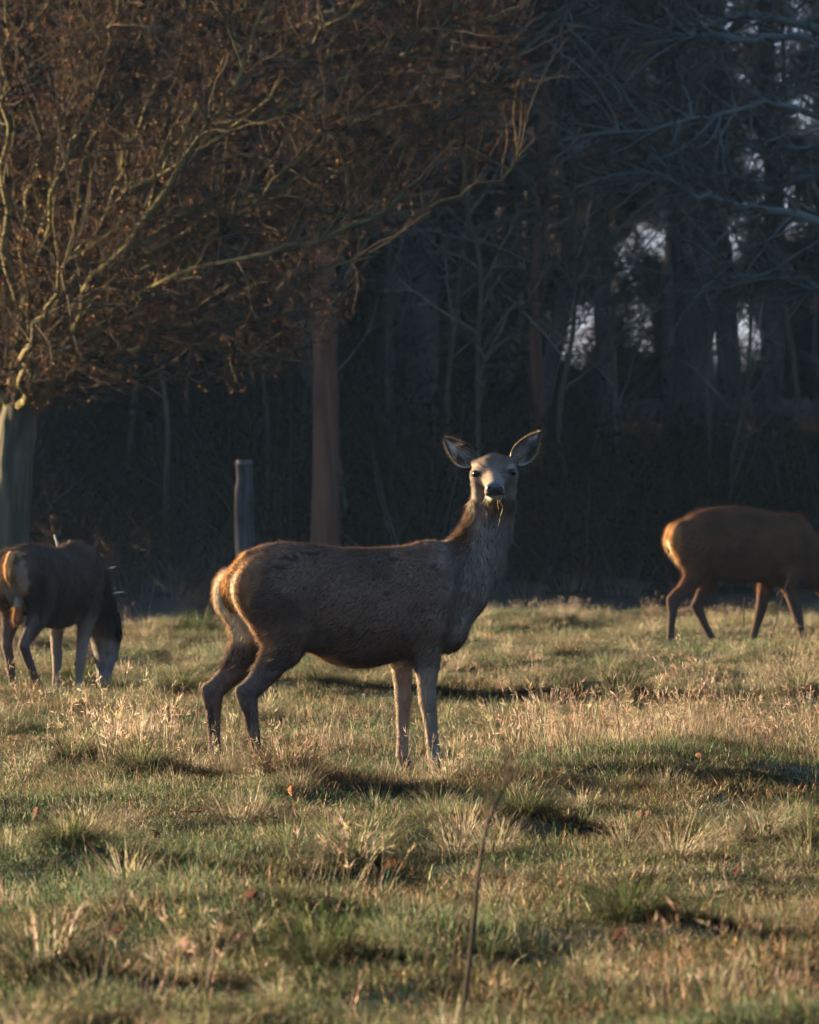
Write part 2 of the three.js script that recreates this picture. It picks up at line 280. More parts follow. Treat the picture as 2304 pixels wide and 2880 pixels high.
// cupped pointed ear from base to tip; out = direction the opening faces
function ear(parent, base, tip, out, width, seed) {
  const R = rng(seed), B = V(base), L = V(tip).sub(B), len = L.length(), t = L.clone().normalize(), o = V(out); o.addScaledVector(t, -o.dot(t)).normalize();
  const w = new THREE.Vector3().crossVectors(t, o), b = new Build(), nu = 18, nv = 12;
  const prof = (u) => Math.pow(Math.sin(Math.PI * Math.pow(clamp(u, 0.0001, 0.9999), 0.75)), 0.75) * (1 - 0.15 * u) + 0.28 * (1 - u);
  const point = (u, v, side) => { const h = width / 2 * prof(u), cup = 0.30 * width * (1 - u * 0.55), th = side * 0.004 * (1 - Math.abs(v) ** 4); return B.clone().addScaledVector(t, u * len).addScaledVector(w, h * Math.sin(v * 1.45) / Math.sin(1.45)).addScaledVector(o, -cup * (1 - v * v) - th + 0.015 * Math.sin(u * 3)); };
  for (const side of [-1, 1]) {
    const s0 = b.count;
    for (let i = 0; i <= nu; i++) for (let j = 0; j <= nv; j++) {
      const u = i / nu, v = j / nv * 2 - 1, p = point(u, v, side), pu = point(u + 0.01, v, side).sub(p), pv = point(u, v + 0.01, side).sub(p), n = pu.cross(pv).normalize(); if (n.dot(o) * side > 0) n.negate();
      let c;
      if (side > 0) c = mixc([0.10, 0.06, 0.035], [0.16, 0.10, 0.06], R());
      else { const hair = clamp(1 - Math.abs(v + 0.1) * 1.8 + 0.5 * noise(u * 6, v * 3, seed) - u * 0.35); c = mixc([0.045, 0.034, 0.028], [0.36, 0.33, 0.30], hair * 0.9); if (u < 0.35) c = mixc([0.42, 0.37, 0.29], c, u / 0.35); }
      if (Math.abs(v) > 0.93) c = [0.40, 0.33, 0.24];
      b.v(p.x, p.y, p.z, n.x, n.y, n.z, c);
    }
    for (let i = 0; i < nu; i++) for (let j = 0; j < nv; j++) { const a = s0 + i * (nv + 1) + j; if (side < 0) b.i.push(a, a + 1, a + nv + 1, a + 1, a + nv + 2, a + nv + 1); else b.i.push(a, a + nv + 1, a + 1, a + 1, a + nv + 1, a + nv + 2); }
  }
  const e = part('ear', b.geo(), M.ear, parent), f = new Build();
  for (let k = 0; k < 900; k++) {                                  // fringe on the rim and tufts inside
    const rim = R() < 0.6, u = Math.pow(R(), rim ? 0.8 : 1.6) * (rim ? 0.98 : 0.6), v = rim ? (R() < 0.5 ? -1 : 1) : (R() - 0.5) * 1.7, p = point(u, v, -1), d = rim ? w.clone().multiplyScalar(v * 0.6).addScaledVector(t, 0.8).addScaledVector(o, R() - 0.3) : w.clone().multiplyScalar(-v * 0.8 + R() - 0.5).addScaledVector(t, 0.7).addScaledVector(o, 0.7);
    d.normalize().multiplyScalar(rim ? 0.009 + 0.006 * R() : 0.03 + 0.03 * R()); const s = [R() - 0.5, R() - 0.5, R() - 0.5], l = Math.hypot(...s) || 1;
    f.strip([[p.x, p.y, p.z], [p.x + d.x, p.y + d.y, p.z + d.z]], [0.0016, 0], s.map((q) => q / l), rim ? [0.42, 0.33, 0.22] : [0.45, 0.42, 0.38]);
  }
  const fr = part('ear_hair', f.geo(), M.hair, e); fr.userData.kind = 'stuff';
}
function hoof(parent, p, dir, s = 1) {                            // cloven: two toes
  const b = new Build(), dx = Math.cos(dir), dz = -Math.sin(dir);
  for (const side of [-1, 1]) {
    const ox = -dz * side * 0.014 * s, oz = dx * side * 0.014 * s, pts = [[p[0] + ox - dx * 0.012, p[1] + 0.055 * s, p[2] + oz - dz * 0.012], [p[0] + ox, p[1] + 0.03 * s, p[2] + oz], [p[0] + ox + dx * 0.022, p[1] + 0.006, p[2] + oz + dz * 0.022], [p[0] + ox + dx * 0.032, p[1] + 0.001, p[2] + oz + dz * 0.032]];
    b.tube(pts, [0.015 * s, 0.018 * s, 0.016 * s, 0.004], 8, [0.022, 0.018, 0.016]);
  }
  part('hoof', b.geo(), M.hoof, parent);
}
function eyeball(parent, p, r) {
  const g = new THREE.SphereGeometry(r, 20, 14); g.translate(p[0], p[1], p[2]); part('eye', g, M.eye, parent);
}
// ---------------------------------------------------------------- the standing hind, looking at the camera
{
  const S = FOCAL / 30, TH = 22 * Math.PI / 180, cs = Math.cos(TH), sn = Math.sin(TH), OX = 960, OY = 2190;
  const hind = thing('red_deer_hind', [xAt(OX, 30), groundY(xAt(OX, 30), -30), -30], 'brown female deer standing broadside with raised head, looking straight ahead over the meadow', 'deer', 'deer on the meadow');
  const B = (px, py, Z = 0, r, rl) => { const x = (px - OX) / S, X = (x - Z * sn) / cs; return r === undefined ? [x, (OY - py) / S, -X * sn + Z * cs] : rl === undefined ? [x, (OY - py) / S, -X * sn + Z * cs, r] : [x, (OY - py) / S, -X * sn + Z * cs, r, rl]; };
  const ZH = -0.235, H = (px, py, z, r, rl) => { const q = [(px - OX) / S, (OY - py) / S, ZH + z]; if (r !== undefined) q.push(r); if (rl !== undefined) q.push(rl); return q; };
  const row = (px, t, b, w) => [(px - OX) / S / cs, (OY - t) / S, (OY - b) / S, w];
  const side = [sn, 0, cs];
  const prims = [
    torso([row(662, 1612, 1700, 0.055), row(676, 1584, 1735, 0.10), row(700, 1563, 1765, 0.135), row(740, 1547, 1800, 0.165), row(800, 1538, 1822, 0.178), row(880, 1545, 1848, 0.168), row(940, 1552, 1880, 0.19), row(1000, 1557, 1894, 0.212), row(1080, 1556, 1882, 0.205),
      row(1150, 1550, 1864, 0.19), row(1200, 1546, 1852, 0.165), row(1238, 1556, 1844, 0.14), row(1264, 1600, 1836, 0.105), row(1280, 1650, 1822, 0.07)], TH),
    // neck, set on the shoulders and rising to the turned head
    chain([B(1215, 1660, 0, 0.185, 0.125), B(1278, 1640, 0, 0.172, 0.115), B(1336, 1583, 0, 0.150, 0.105), B(1370, 1515, 0, 0.128, 0.104), B(1384, 1450, 0.02, 0.112, 0.10), H(1390, 1385, -0.03, 0.088, 0.085)], 0.05, side),
    chain([B(1272, 1800, 0, 0.05), B(1298, 1750, 0, 0.062), B(1326, 1700, 0, 0.078), B(1362, 1600, 0, 0.09)], 0.05),
    ell(B(1262, 1785, 0), [0.06, 0.085, 0.08], 0.07, TH),
    // shoulders and forelegs
    ell(B(1215, 1690, 0.12), [0.115, 0.20, 0.082], 0.04, TH), ell(B(1190, 1690, -0.115), [0.115, 0.20, 0.075], 0.05, TH),
    ell(B(1205, 1775, 0.125), [0.085, 0.10, 0.06], 0.04, TH),
    chain([B(1205, 1770, 0.12, 0.075), B(1202, 1840, 0.115, 0.070), B(1200, 1890, 0.11, 0.060), B(1200, 1945, 0.108, 0.045), B(1203, 1988, 0.107, 0.044), B(1208, 2018, 0.107, 0.036), B(1214, 2075, 0.106, 0.0305), B(1220, 2128, 0.106, 0.031), B(1223, 2146, 0.106, 0.035), B(1229, 2172, 0.107, 0.030), B(1232, 2186, 0.108, 0.026)], 0.025),
    chain([B(1135, 1790, -0.12, 0.07), B(1128, 1850, -0.115, 0.060), B(1130, 1900, -0.11, 0.051), B(1133, 1950, -0.108, 0.042), B(1134, 1985, -0.107, 0.041), B(1133, 2018, -0.107, 0.033), B(1132, 2075, -0.106, 0.027), B(1131, 2125, -0.106, 0.028), B(1131, 2143, -0.106, 0.032), B(1136, 2165, -0.106, 0.027), B(1139, 2180, -0.106, 0.024)], 0.025),
    // haunches
    ell(B(714, 1668, 0.085), [0.095, 0.13, 0.08], 0.035, TH), ell(B(655, 1682, -0.085), [0.095, 0.125, 0.08], 0.035, TH),
    ell(B(790, 1690, 0.10), [0.165, 0.20, 0.10], 0.05, TH), ell(B(750, 1695, -0.10), [0.13, 0.17, 0.10], 0.05, TH),
    chain([B(772, 1700, 0.115, 0.125, 0.085), B(790, 1775, 0.125, 0.118, 0.078), B(792, 1825, 0.125, 0.092, 0.066), B(765, 1880, 0.12, 0.072, 0.055), B(730, 1925, 0.118, 0.056, 0.044), B(702, 1958, 0.118, 0.047, 0.040), B(706, 1995, 0.118, 0.041, 0.036), B(712, 2035, 0.118, 0.034, 0.032), B(720, 2090, 0.118, 0.029, 0.028), B(727, 2135, 0.118, 0.031, 0.03), B(730, 2152, 0.118, 0.033, 0.03), B(737, 2174, 0.118, 0.028, 0.028), B(741, 2188, 0.118, 0.024, 0.026)], 0.04, side),
    chain([B(800, 1700, 0.12, 0.11), B(838, 1800, 0.12, 0.075), B(815, 1850, 0.12, 0.05)], 0.05),
    chain([B(752, 1900, 0.118, 0.03), B(700, 1940, 0.118, 0.024), B(678, 1948, 0.118, 0.021), B(690, 1985, 0.118, 0.022)], 0.03),
    chain([B(712, 1700, -0.115, 0.115, 0.085), B(712, 1775, -0.12, 0.105, 0.075), B(705, 1825, -0.12, 0.086, 0.062), B(670, 1880, -0.118, 0.068, 0.052), B(635, 1922, -0.116, 0.054, 0.043), B(604, 1956, -0.116, 0.046, 0.039), B(602, 1995, -0.116, 0.041, 0.036), B(602, 2035, -0.116, 0.035, 0.032), B(604, 2085, -0.116, 0.029, 0.028), B(606, 2130, -0.116, 0.030, 0.03), B(607, 2146, -0.116, 0.033, 0.03), B(613, 2166, -0.116, 0.028, 0.028), B(617, 2180, -0.116, 0.024, 0.026)], 0.04, side),
    chain([B(655, 1900, -0.116, 0.03), B(605, 1938, -0.116, 0.024), B(580, 1950, -0.116, 0.021), B(589, 1985, -0.116, 0.022)], 0.03),
    chain([B(664, 1668, -0.085, 0.066), B(676, 1740, -0.09, 0.062), B(690, 1812, -0.10, 0.062), B(668, 1880, -0.112, 0.058)], 0.05),
    // tail
    chain([B(700, 1580, 0, 0.03, 0.035), B(672, 1612, 0, 0.03, 0.042), B(657, 1660, 0, 0.026, 0.042), B(660, 1700, 0, 0.02, 0.030), B(668, 1730, 0, 0.008, 0.010)], 0.012, side),
    // head, turned square to the camera
    ell(H(1391, 1334, 0), [0.088, 0.074, 0.105], 0.03), ell(H(1391, 1322, 0.045), [0.072, 0.052, 0.07], 0.03),
    ell(H(1348, 1345, 0.055), [0.037, 0.036, 0.05], 0.03), ell(H(1435, 1342, 0.055), [0.037, 0.036, 0.05], 0.03),
    chain([H(1353, 1362, 0.045, 0.046), H(1357, 1395, 0.03, 0.049), H(1363, 1428, 0.012, 0.046), H(1378, 1446, -0.01, 0.042)], 0.035), chain([H(1431, 1360, 0.045, 0.046), H(1428, 1393, 0.03, 0.049), H(1423, 1426, 0.012, 0.046), H(1408, 1446, -0.01, 0.042)], 0.035),
    chain([H(1391, 1350, 0.07, 0.062, 0.075), H(1391, 1364, 0.125, 0.050, 0.056), H(1391, 1376, 0.18, 0.043, 0.047), H(1392, 1384, 0.232, 0.036, 0.044)], 0.035, [1, 0, 0]),
    chain([H(1391, 1420, 0.04, 0.05, 0.055), H(1393, 1412, 0.12, 0.034, 0.04), H(1395, 1408, 0.19, 0.021, 0.032), H(1395, 1407, 0.218, 0.016, 0.028)], 0.02, [1, 0, 0]),
    chain([H(1374, 1397, 0.215, 0.018), H(1409, 1396, 0.215, 0.018)], 0.02),
    ell(H(1391, 1362, 0.105), [0.026, 0.03, 0.06], 0.03),
    chain([H(1353, 1321, 0.02, 0.026), H(1338, 1312, -0.005, 0.026)], 0.03), chain([H(1431, 1319, 0.02, 0.026), H(1448, 1310, -0.005, 0.026)], 0.03),
  ];
  const s = surface(prims, 0.006);
  const pix = (p) => [p[0] * S + OX, OY - p[1] * S, p[0] * sn + p[2] * cs];
  const inHead = (x, y, z) => y < 1470 && x > 1322 && z > ZH - 0.07 - (y > 1400 ? -0.05 : 0);
  const colour = (p, n) => {
    const [x, y, Z] = pix(p), n1 = fbm(p[0] * 9, p[1] * 9, p[2] * 9), n2 = noise(p[0] * 45, p[1] * 30, p[2] * 45), n3 = noise(p[0] * 110, p[1] * 80, p[2] * 110);
    let c = mixc([0.104, 0.064, 0.045], [0.165, 0.103, 0.070], clamp(0.5 + n1 * 0.6 + n2 * 0.3 + n3 * 0.5));
    c = mixc(c, [0.05, 0.032, 0.024], 0.5 * sstep(0.1, 0.5, noise(p[0] * 5, p[1] * 5 + 3, p[2] * 5)));
    // tufts of dark winter coat
    for (const [tx, ty, rx, ry] of [[812, 1582, 30, 9], [790, 1603, 26, 7], [885, 1568, 44, 5], [1093, 1677, 15, 8], [1105, 1586, 22, 5], [1225, 1606, 15, 8]]) if (Z > 0) { const q = ((x - tx) / rx) ** 2 + ((y - ty) / ry) ** 2 + n2 * 1.1 + n3 * 0.5; c = mixc(c, [0.04, 0.03, 0.025], 0.8 * sstep(1.5, 0.0, q)); }
    // grey neck, paler on the throat and breast
        const neck = sstep(1190, 1370, x + (1700 - y) * 0.15 + n1 * 50) * sstep(1860, 1760, y + n1 * 20);
    c = mixc(c, mixc([0.18, 0.147, 0.123], [0.28, 0.23, 0.19], clamp(0.5 + n2 * 0.8 + n3 * 0.3)), neck);
    c = mixc(c, mixc([0.105, 0.055, 0.032], [0.07, 0.042, 0.028], clamp(0.5 + n2)), sstep(1342, 1318, x - (1500 - y) * 0.1) * sstep(1630, 1530, y) * sstep(1255, 1285, x));   // rust mane
    c = mixc(c, [0.26, 0.22, 0.18], 0.6 * sstep(1.4, 0.1, ((x - 1282) / 26) ** 2 + ((y - 1800) / 30) ** 2 + n2 * 0.6));
    // belly
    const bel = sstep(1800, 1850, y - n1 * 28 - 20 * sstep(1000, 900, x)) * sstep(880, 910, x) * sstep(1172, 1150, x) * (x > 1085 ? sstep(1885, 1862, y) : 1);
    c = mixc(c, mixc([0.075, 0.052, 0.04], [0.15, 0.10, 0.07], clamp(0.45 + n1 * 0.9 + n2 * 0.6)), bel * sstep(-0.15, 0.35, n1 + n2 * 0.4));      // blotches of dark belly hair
    if (y > 1868 && x > 870 && x < 1060) c = mixc(c, [0.26, 0.19, 0.12], 0.7 * sstep(1876, 1892, y - n2 * 5) + 0.4 * sstep(930, 880, x));  // sunlit orange rim painted into the coat along the lower belly edge
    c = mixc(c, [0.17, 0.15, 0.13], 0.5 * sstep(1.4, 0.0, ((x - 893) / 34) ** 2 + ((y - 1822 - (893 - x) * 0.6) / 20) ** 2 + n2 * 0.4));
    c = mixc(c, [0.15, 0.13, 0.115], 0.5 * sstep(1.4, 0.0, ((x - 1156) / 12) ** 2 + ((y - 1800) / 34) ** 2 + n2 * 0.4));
    // hindquarters
    const edge = y < 1650 ? lerp(752, 738, (y - 1570) / 80) : y < 1725 ? lerp(738, 700, (y - 1650) / 75) : lerp(700, 752, (y - 1725) / 105);
    if (y > 1560 && y < 1880 && x < 800) {
      let patch = sstep(edge + 12, edge - 10, x + n2 * 7) * sstep(1560, 1600, y + (x - 690) * 0.4) * sstep(1850, 1800, y);
      if (Z < -0.125) patch *= sstep(-0.185, -0.135, Z);
      c = mixc(c, mixc([0.16, 0.088, 0.05], [0.23, 0.13, 0.07], clamp(0.5 + n2)), patch);
      const tailZ = Math.abs(Z), inTail = tailZ < lerp(0.046, 0.03, clamp((y - 1660) / 60)) && y < 1735 && x < 698;
      if (!inTail) c = mixc(c, [0.56, 0.46, 0.33], patch * sstep(0.105, 0.05, tailZ) * sstep(1600, 1640, y));
      else c = mixc([0.30, 0.155, 0.06], [0.19, 0.10, 0.05], clamp(0.3 + n2));
    }
    // legs
    const fore = x > 1080 ? sstep(1800, 1880, y) * sstep(1290, 1250, x) * (1 - bel) : 0, rear = x < 830 ? sstep(1790, 1890, y + (760 - x) * 0.2) : 0;
    if (x > 1085) c = mixc(c, mixc([0.15, 0.116, 0.088], [0.205, 0.162, 0.124], clamp(0.5 + n2 * 0.5 + n3 * 0.3)), fore);
    c = mixc(c, mixc([0.068, 0.050, 0.040], [0.105, 0.078, 0.060], clamp(0.5 + n2 * 0.5 + n3 * 0.3)), rear);
    if (rear) c = mixc(c, [0.035, 0.027, 0.022], 0.75 * sstep(0.6, 0.1, ((x - (x < 655 ? 597 : 701)) / 14) ** 2 + ((y - 2030) / 60) ** 2));
    // head
    if (inHead(x, y, p[2])) {
      let f = mixc([0.10, 0.078, 0.064], [0.15, 0.12, 0.098], clamp(0.5 + n2 * 0.5 + n3 * 0.4));
      f = mixc(f, [0.085, 0.06, 0.046], 0.85 * sstep(1330, 1306, y + n2 * 5));                                       // crown
      f = mixc(f, [0.20, 0.135, 0.085], 0.6 * sstep(1, 0.2, ((x - 1380) / 12) ** 2 + ((y - 1352) / 26) ** 2));
      f = mixc(f, [0.075, 0.055, 0.045], 0.7 * sstep(1, 0.2, ((Math.abs(x - 1391) - 30) / 11) ** 2 + ((y - 1338) / 14) ** 2));
      f = mixc(f, [0.23, 0.175, 0.125], 0.7 * sstep(1.2, 0.4, ((Math.abs(x - 1391) - 50) / 14) ** 2 + ((y - 1325) / 9) ** 2));
      f = mixc(f, [0.215, 0.175, 0.135], 0.6 * sstep(1380, 1420, y));
      if (y > 1407 && y < 1432 && p[2] > ZH + 0.14) f = mixc([0.24, 0.22, 0.19], [0.09, 0.07, 0.052], sstep(1418, 1430, y));
      if (y > 1399 && y < 1407 && p[2] > ZH + 0.16 && Math.abs(x - 1394) < 28) f = [0.03, 0.025, 0.022];
      const e = Math.min(((x - 1340) / 14) ** 2 + ((y - 1346) / 10) ** 2, ((x - 1442) / 14) ** 2 + ((y - 1341) / 10) ** 2); f = mixc(f, [0.035, 0.026, 0.022], sstep(1.3, 0.6, e));
      c = mixc(c, f, sstep(1482, 1446, y + n2 * 12));
    }
    return c;
  };
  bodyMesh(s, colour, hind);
  coat(s, 300000, 11, (p, n) => {
    const [x, y, Z] = pix(p);
    if (inHead(x, y, p[2])) return y > 1412 && p[2] < ZH + 0.12 ? [0, -1, 0.1, 0.026, 0.35] : p[2] > ZH + 0.17 ? [0, 0, -1, 0.004, 0.2] : [Math.sign(x - 1391) * 0.2, y < 1330 ? 0.4 : -0.3, -1, 0.009, 0.25];
    if (y > 1890) return [-0.15, -1, 0, 0.010, 0.22];
    if (x < 715 && y < 1860) return [-0.3, -1, 0.1, 0.017, 0.32];
    const t = sstep(1200, 1350, x + (1700 - y) * 0.15) * sstep(1800, 1680, y), mane = x < 1345 && y < 1600 && x > 1270 ? 1 : 0;
    const a = [-cs, -0.55, sn, y > 1780 ? 0.022 : 0.017, y < 1580 ? 0.32 : 0.24], b = [-0.15 - 0.2 * mane, -1, 0.1, 0.022 + 0.006 * mane, 0.18 + 0.08 * mane];
    return a.map((q, k) => lerp(q, b[k], t));
  }, hind);
  ear(hind, H(1338, 1316, -0.01), H(1250, 1244, -0.05), [-0.25, -0.25, 1], 0.105, 21);
  ear(hind, H(1448, 1314, -0.01), H(1524, 1226, -0.05), [0.25, -0.3, 1], 0.105, 22);
  eyeball(hind, H(1341, 1346, 0.091), 0.020); eyeball(hind, H(1441.5, 1341.5, 0.091), 0.020);
  {
    const n = surface([ell(H(1392, 1383, 0.252), [0.037, 0.025, 0.022], 0.012), ell(H(1392, 1393, 0.25), [0.02, 0.018, 0.018], 0.012), ell(H(1376, 1388, 0.252), [0.016, 0.017, 0.018], 0.012), ell(H(1408, 1388, 0.252), [0.016, 0.017, 0.018], 0.012),
      { ...ell(H(1377, 1387, 0.274), [0.0095, 0.0065, 0.012], 0.004), cut: true }, { ...ell(H(1407, 1387, 0.274), [0.0095, 0.0065, 0.012], 0.004), cut: true }], 0.0022);
    const c = new Float32Array(n.P.length); for (let v = 0; v < c.length; v += 3) c.set([0.020, 0.019, 0.021].map((q) => q * (1 + 0.5 * noise(n.P[v] * 300, n.P[v + 1] * 300, n.P[v + 2] * 300))), v);
    const g = new THREE.BufferGeometry(); g.setAttribute('position', new THREE.BufferAttribute(n.P, 3)); g.setAttribute('normal', new THREE.BufferAttribute(n.N, 3)); g.setAttribute('color', new THREE.BufferAttribute(c, 3)); g.setIndex(new THREE.BufferAttribute(n.I, 1));
    part('nose', g, M.nose, hind);
  }
  for (const [px, py, Z] of [[1234, 2192, 0.108], [1141, 2186, -0.106], [743, 2194, 0.118], [619, 2186, -0.116]]) { const q = B(px, py, Z); q[1] = Math.max(q[1], -0.01); hoof(hind, q, TH, 1.25); }
  const b = new Build(), st = (a, e) => b.strip([H(...a), H((a[0] + e[0]) / 2 - 2, (a[1] + e[1]) / 2, (a[2] + e[2]) / 2 + 0.01), H(...e)], [0.0022, 0.0018, 0.0008], [1, 0, 0], [0.30, 0.23, 0.13]);
  st([1403, 1413, 0.222], [1415, 1440, 0.228]); st([1415, 1440, 0.228], [1402, 1496, 0.21]); st([1400, 1416, 0.222], [1404, 1450, 0.226]);
  const g = part('straw_wisps', b.geo(), M.straw); g.position.copy(hind.position); tag(g, 'dry grass stalks hanging from the mouth of the watching deer', 'grass');
}

// ---------------------------------------------------------------- the grazing deer cut by the right edge
{
  const D = 52, S = FOCAL / D, TH = 7 * Math.PI / 180, cs = Math.cos(TH), sn = Math.sin(TH), OX = 2060, OY = 1811;
  const doe = thing('red_deer_hind', [xAt(OX, D), groundY(xAt(OX, D), -D), -D], 'russet deer walking with lowered head, orange sunlit rump, far side of the meadow', 'deer', 'deer on the meadow');
  const B = (px, py, Z = 0, r, rl) => { const x = (px - OX) / S, X = (x - Z * sn) / cs, q = [x, (OY - py) / S, -X * sn + Z * cs]; if (r !== undefined) q.push(r); if (rl !== undefined) q.push(rl); return q; };
  const row = (px, t, b, w) => [(px - OX) / S / cs, (OY - t) / S, (OY - b) / S, w];
  const side = [sn, 0, cs];
  const prims = [
    torso([row(1884, 1492, 1545, 0.06), row(1892, 1475, 1560, 0.11), row(1912, 1460, 1585, 0.145), row(1945, 1440, 1600, 0.17), row(1990, 1427, 1612, 0.185), row(2045, 1421, 1630, 0.20), row(2090, 1423, 1634, 0.205), row(2140, 1431, 1634, 0.20), row(2185, 1440, 1644, 0.185), row(2225, 1441, 1652, 0.165), row(2255, 1450, 1650, 0.14), row(2280, 1480, 1640, 0.10), row(2295, 1520, 1620, 0.06)], TH),
    chain([B(2235, 1540, 0, 0.235, 0.13), B(2275, 1560, 0, 0.205, 0.115), B(2320, 1610, 0, 0.165, 0.10), B(2352, 1655, 0, 0.13, 0.09), B(2372, 1690, 0, 0.105, 0.08)], 0.05, side),
    chain([B(2372, 1688, 0, 0.09, 0.09), B(2372, 1722, 0, 0.085, 0.085), B(2366, 1755, 0, 0.06, 0.06), B(2360, 1785, 0, 0.045, 0.05)], 0.04, side),
    chain([B(2345, 1690, 0, 0.05), B(2338, 1730, 0, 0.04), B(2346, 1775, 0, 0.03)], 0.03),
    ell(B(2225, 1560, 0.11), [0.13, 0.25, 0.08], 0.05, TH), ell(B(2215, 1560, -0.11), [0.13, 0.25, 0.08], 0.05, TH),
    chain([B(2215, 1610, 0.12, 0.09), B(2222, 1650, 0.12, 0.07), B(2234, 1695, 0.12, 0.052), B(2243, 1730, 0.12, 0.043), B(2252, 1765, 0.12, 0.031), B(2259, 1795, 0.12, 0.032), B(2264, 1812, 0.12, 0.028), B(2268, 1822, 0.12, 0.024)], 0.03),
    chain([B(2165, 1600, -0.12, 0.085), B(2155, 1645, -0.12, 0.065), B(2146, 1695, -0.12, 0.05), B(2138, 1730, -0.12, 0.042), B(2128, 1765, -0.12, 0.031), B(2121, 1790, -0.12, 0.032), B(2118, 1800, -0.12, 0.027), B(2118, 1810, -0.12, 0.022)], 0.03),
    ell(B(1912, 1510, 0.085), [0.10, 0.14, 0.075], 0.03, TH), ell(B(1902, 1510, -0.085), [0.10, 0.14, 0.075], 0.03, TH),
    ell(B(1955, 1530, 0.10), [0.17, 0.21, 0.10], 0.05, TH), ell(B(1950, 1530, -0.10), [0.17, 0.21, 0.10], 0.05, TH),
    chain([B(1950, 1545, 0.11, 0.135, 0.09), B(1955, 1590, 0.12, 0.115, 0.08), B(1945, 1625, 0.12, 0.085, 0.06), B(1920, 1655, 0.12, 0.062, 0.05), B(1893, 1682, 0.12, 0.05, 0.042), B(1890, 1705, 0.12, 0.043, 0.038), B(1887, 1735, 0.12, 0.034, 0.032), B(1884, 1770, 0.12, 0.030, 0.03), B(1883, 1785, 0.12, 0.033, 0.03), B(1885, 1800, 0.12, 0.027, 0.027), B(1887, 1809, 0.12, 0.024, 0.025)], 0.04, side),
    chain([B(1970, 1545, -0.11, 0.12, 0.09), B(1995, 1600, -0.12, 0.10, 0.075), B(1992, 1640, -0.12, 0.07, 0.055), B(1975, 1672, -0.12, 0.055, 0.045), B(1963, 1700, -0.12, 0.048, 0.04), B(1972, 1725, -0.12, 0.04, 0.036), B(1985, 1755, -0.12, 0.032, 0.03), B(1998, 1780, -0.12, 0.032, 0.03), B(2005, 1792, -0.12, 0.028, 0.027), B(2010, 1801, -0.12, 0.023, 0.025)], 0.04, side),
    chain([B(1900, 1660, 0.12, 0.026), B(1880, 1678, 0.12, 0.022), B(1882, 1700, 0.12, 0.02)], 0.03), chain([B(1972, 1680, -0.12, 0.026), B(1952, 1700, -0.12, 0.02), B(1960, 1715, -0.12, 0.02)], 0.03),
    chain([B(1893, 1478, 0, 0.035), B(1882, 1505, 0, 0.04), B(1885, 1540, 0, 0.036), B(1896, 1563, 0, 0.018)], 0.015),
  ];
  const s = surface(prims, 0.0085), pix = (p) => [p[0] * S + OX, OY - p[1] * S, p[0] * sn + p[2] * cs];
  const colour = (p, n) => {
    const [x, y, Z] = pix(p), n1 = fbm(p[0] * 8, p[1] * 8, p[2] * 8), n2 = noise(p[0] * 40, p[1] * 28, p[2] * 40);
    let c = mixc([0.046, 0.022, 0.013], [0.086, 0.041, 0.022], clamp(0.5 + n1 * 0.8 + n2 * 0.2));
        c = mixc(c, [0.05, 0.034, 0.025], sstep(1640, 1690, y));
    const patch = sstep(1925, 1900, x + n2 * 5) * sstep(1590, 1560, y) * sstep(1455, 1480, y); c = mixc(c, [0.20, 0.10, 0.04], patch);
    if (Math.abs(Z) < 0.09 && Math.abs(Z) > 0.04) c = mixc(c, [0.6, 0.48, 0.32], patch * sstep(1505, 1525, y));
    c = mixc(c, [0.22, 0.16, 0.10], sstep(2330, 2350, x) * sstep(1640, 1700, y));
    return c;
  };
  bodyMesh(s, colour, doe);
  coat(s, 90000, 12, (p) => { const [x, y] = pix(p); if (y > 1660) return [0, -1, 0, 0.010, 0.25]; if (x < 1915) return [-0.4, -1, 0, 0.026, 0.4]; return [-0.9, -0.45, 0, y < 1470 ? 0.034 : 0.026, 0.42]; }, doe);
  ear(doe, B(2372, 1680, 0.07), B(2352, 1668, 0.24), [0.3, 0.2, 1], 0.10, 31); ear(doe, B(2372, 1680, -0.07), B(2352, 1668, -0.24), [0.3, 0.2, -1], 0.10, 32);
  eyeball(doe, B(2372, 1722, 0.085), 0.017); eyeball(doe, B(2372, 1722, -0.085), 0.017);
  { const b = new Build(); b.tube([B(2358, 1783, -0.03), B(2358, 1790, 0), B(2358, 1783, 0.03)], [0.016, 0.03, 0.016], 10, [0.02, 0.018, 0.018]); part('nose', b.geo(), M.nose, doe); }
  for (const [px, py, Z] of [[2270, 1826, 0.12], [2119, 1814, -0.12], [1889, 1813, 0.12], [2012, 1806, -0.12]]) hoof(doe, B(px, py, Z), TH, 1.2);
}

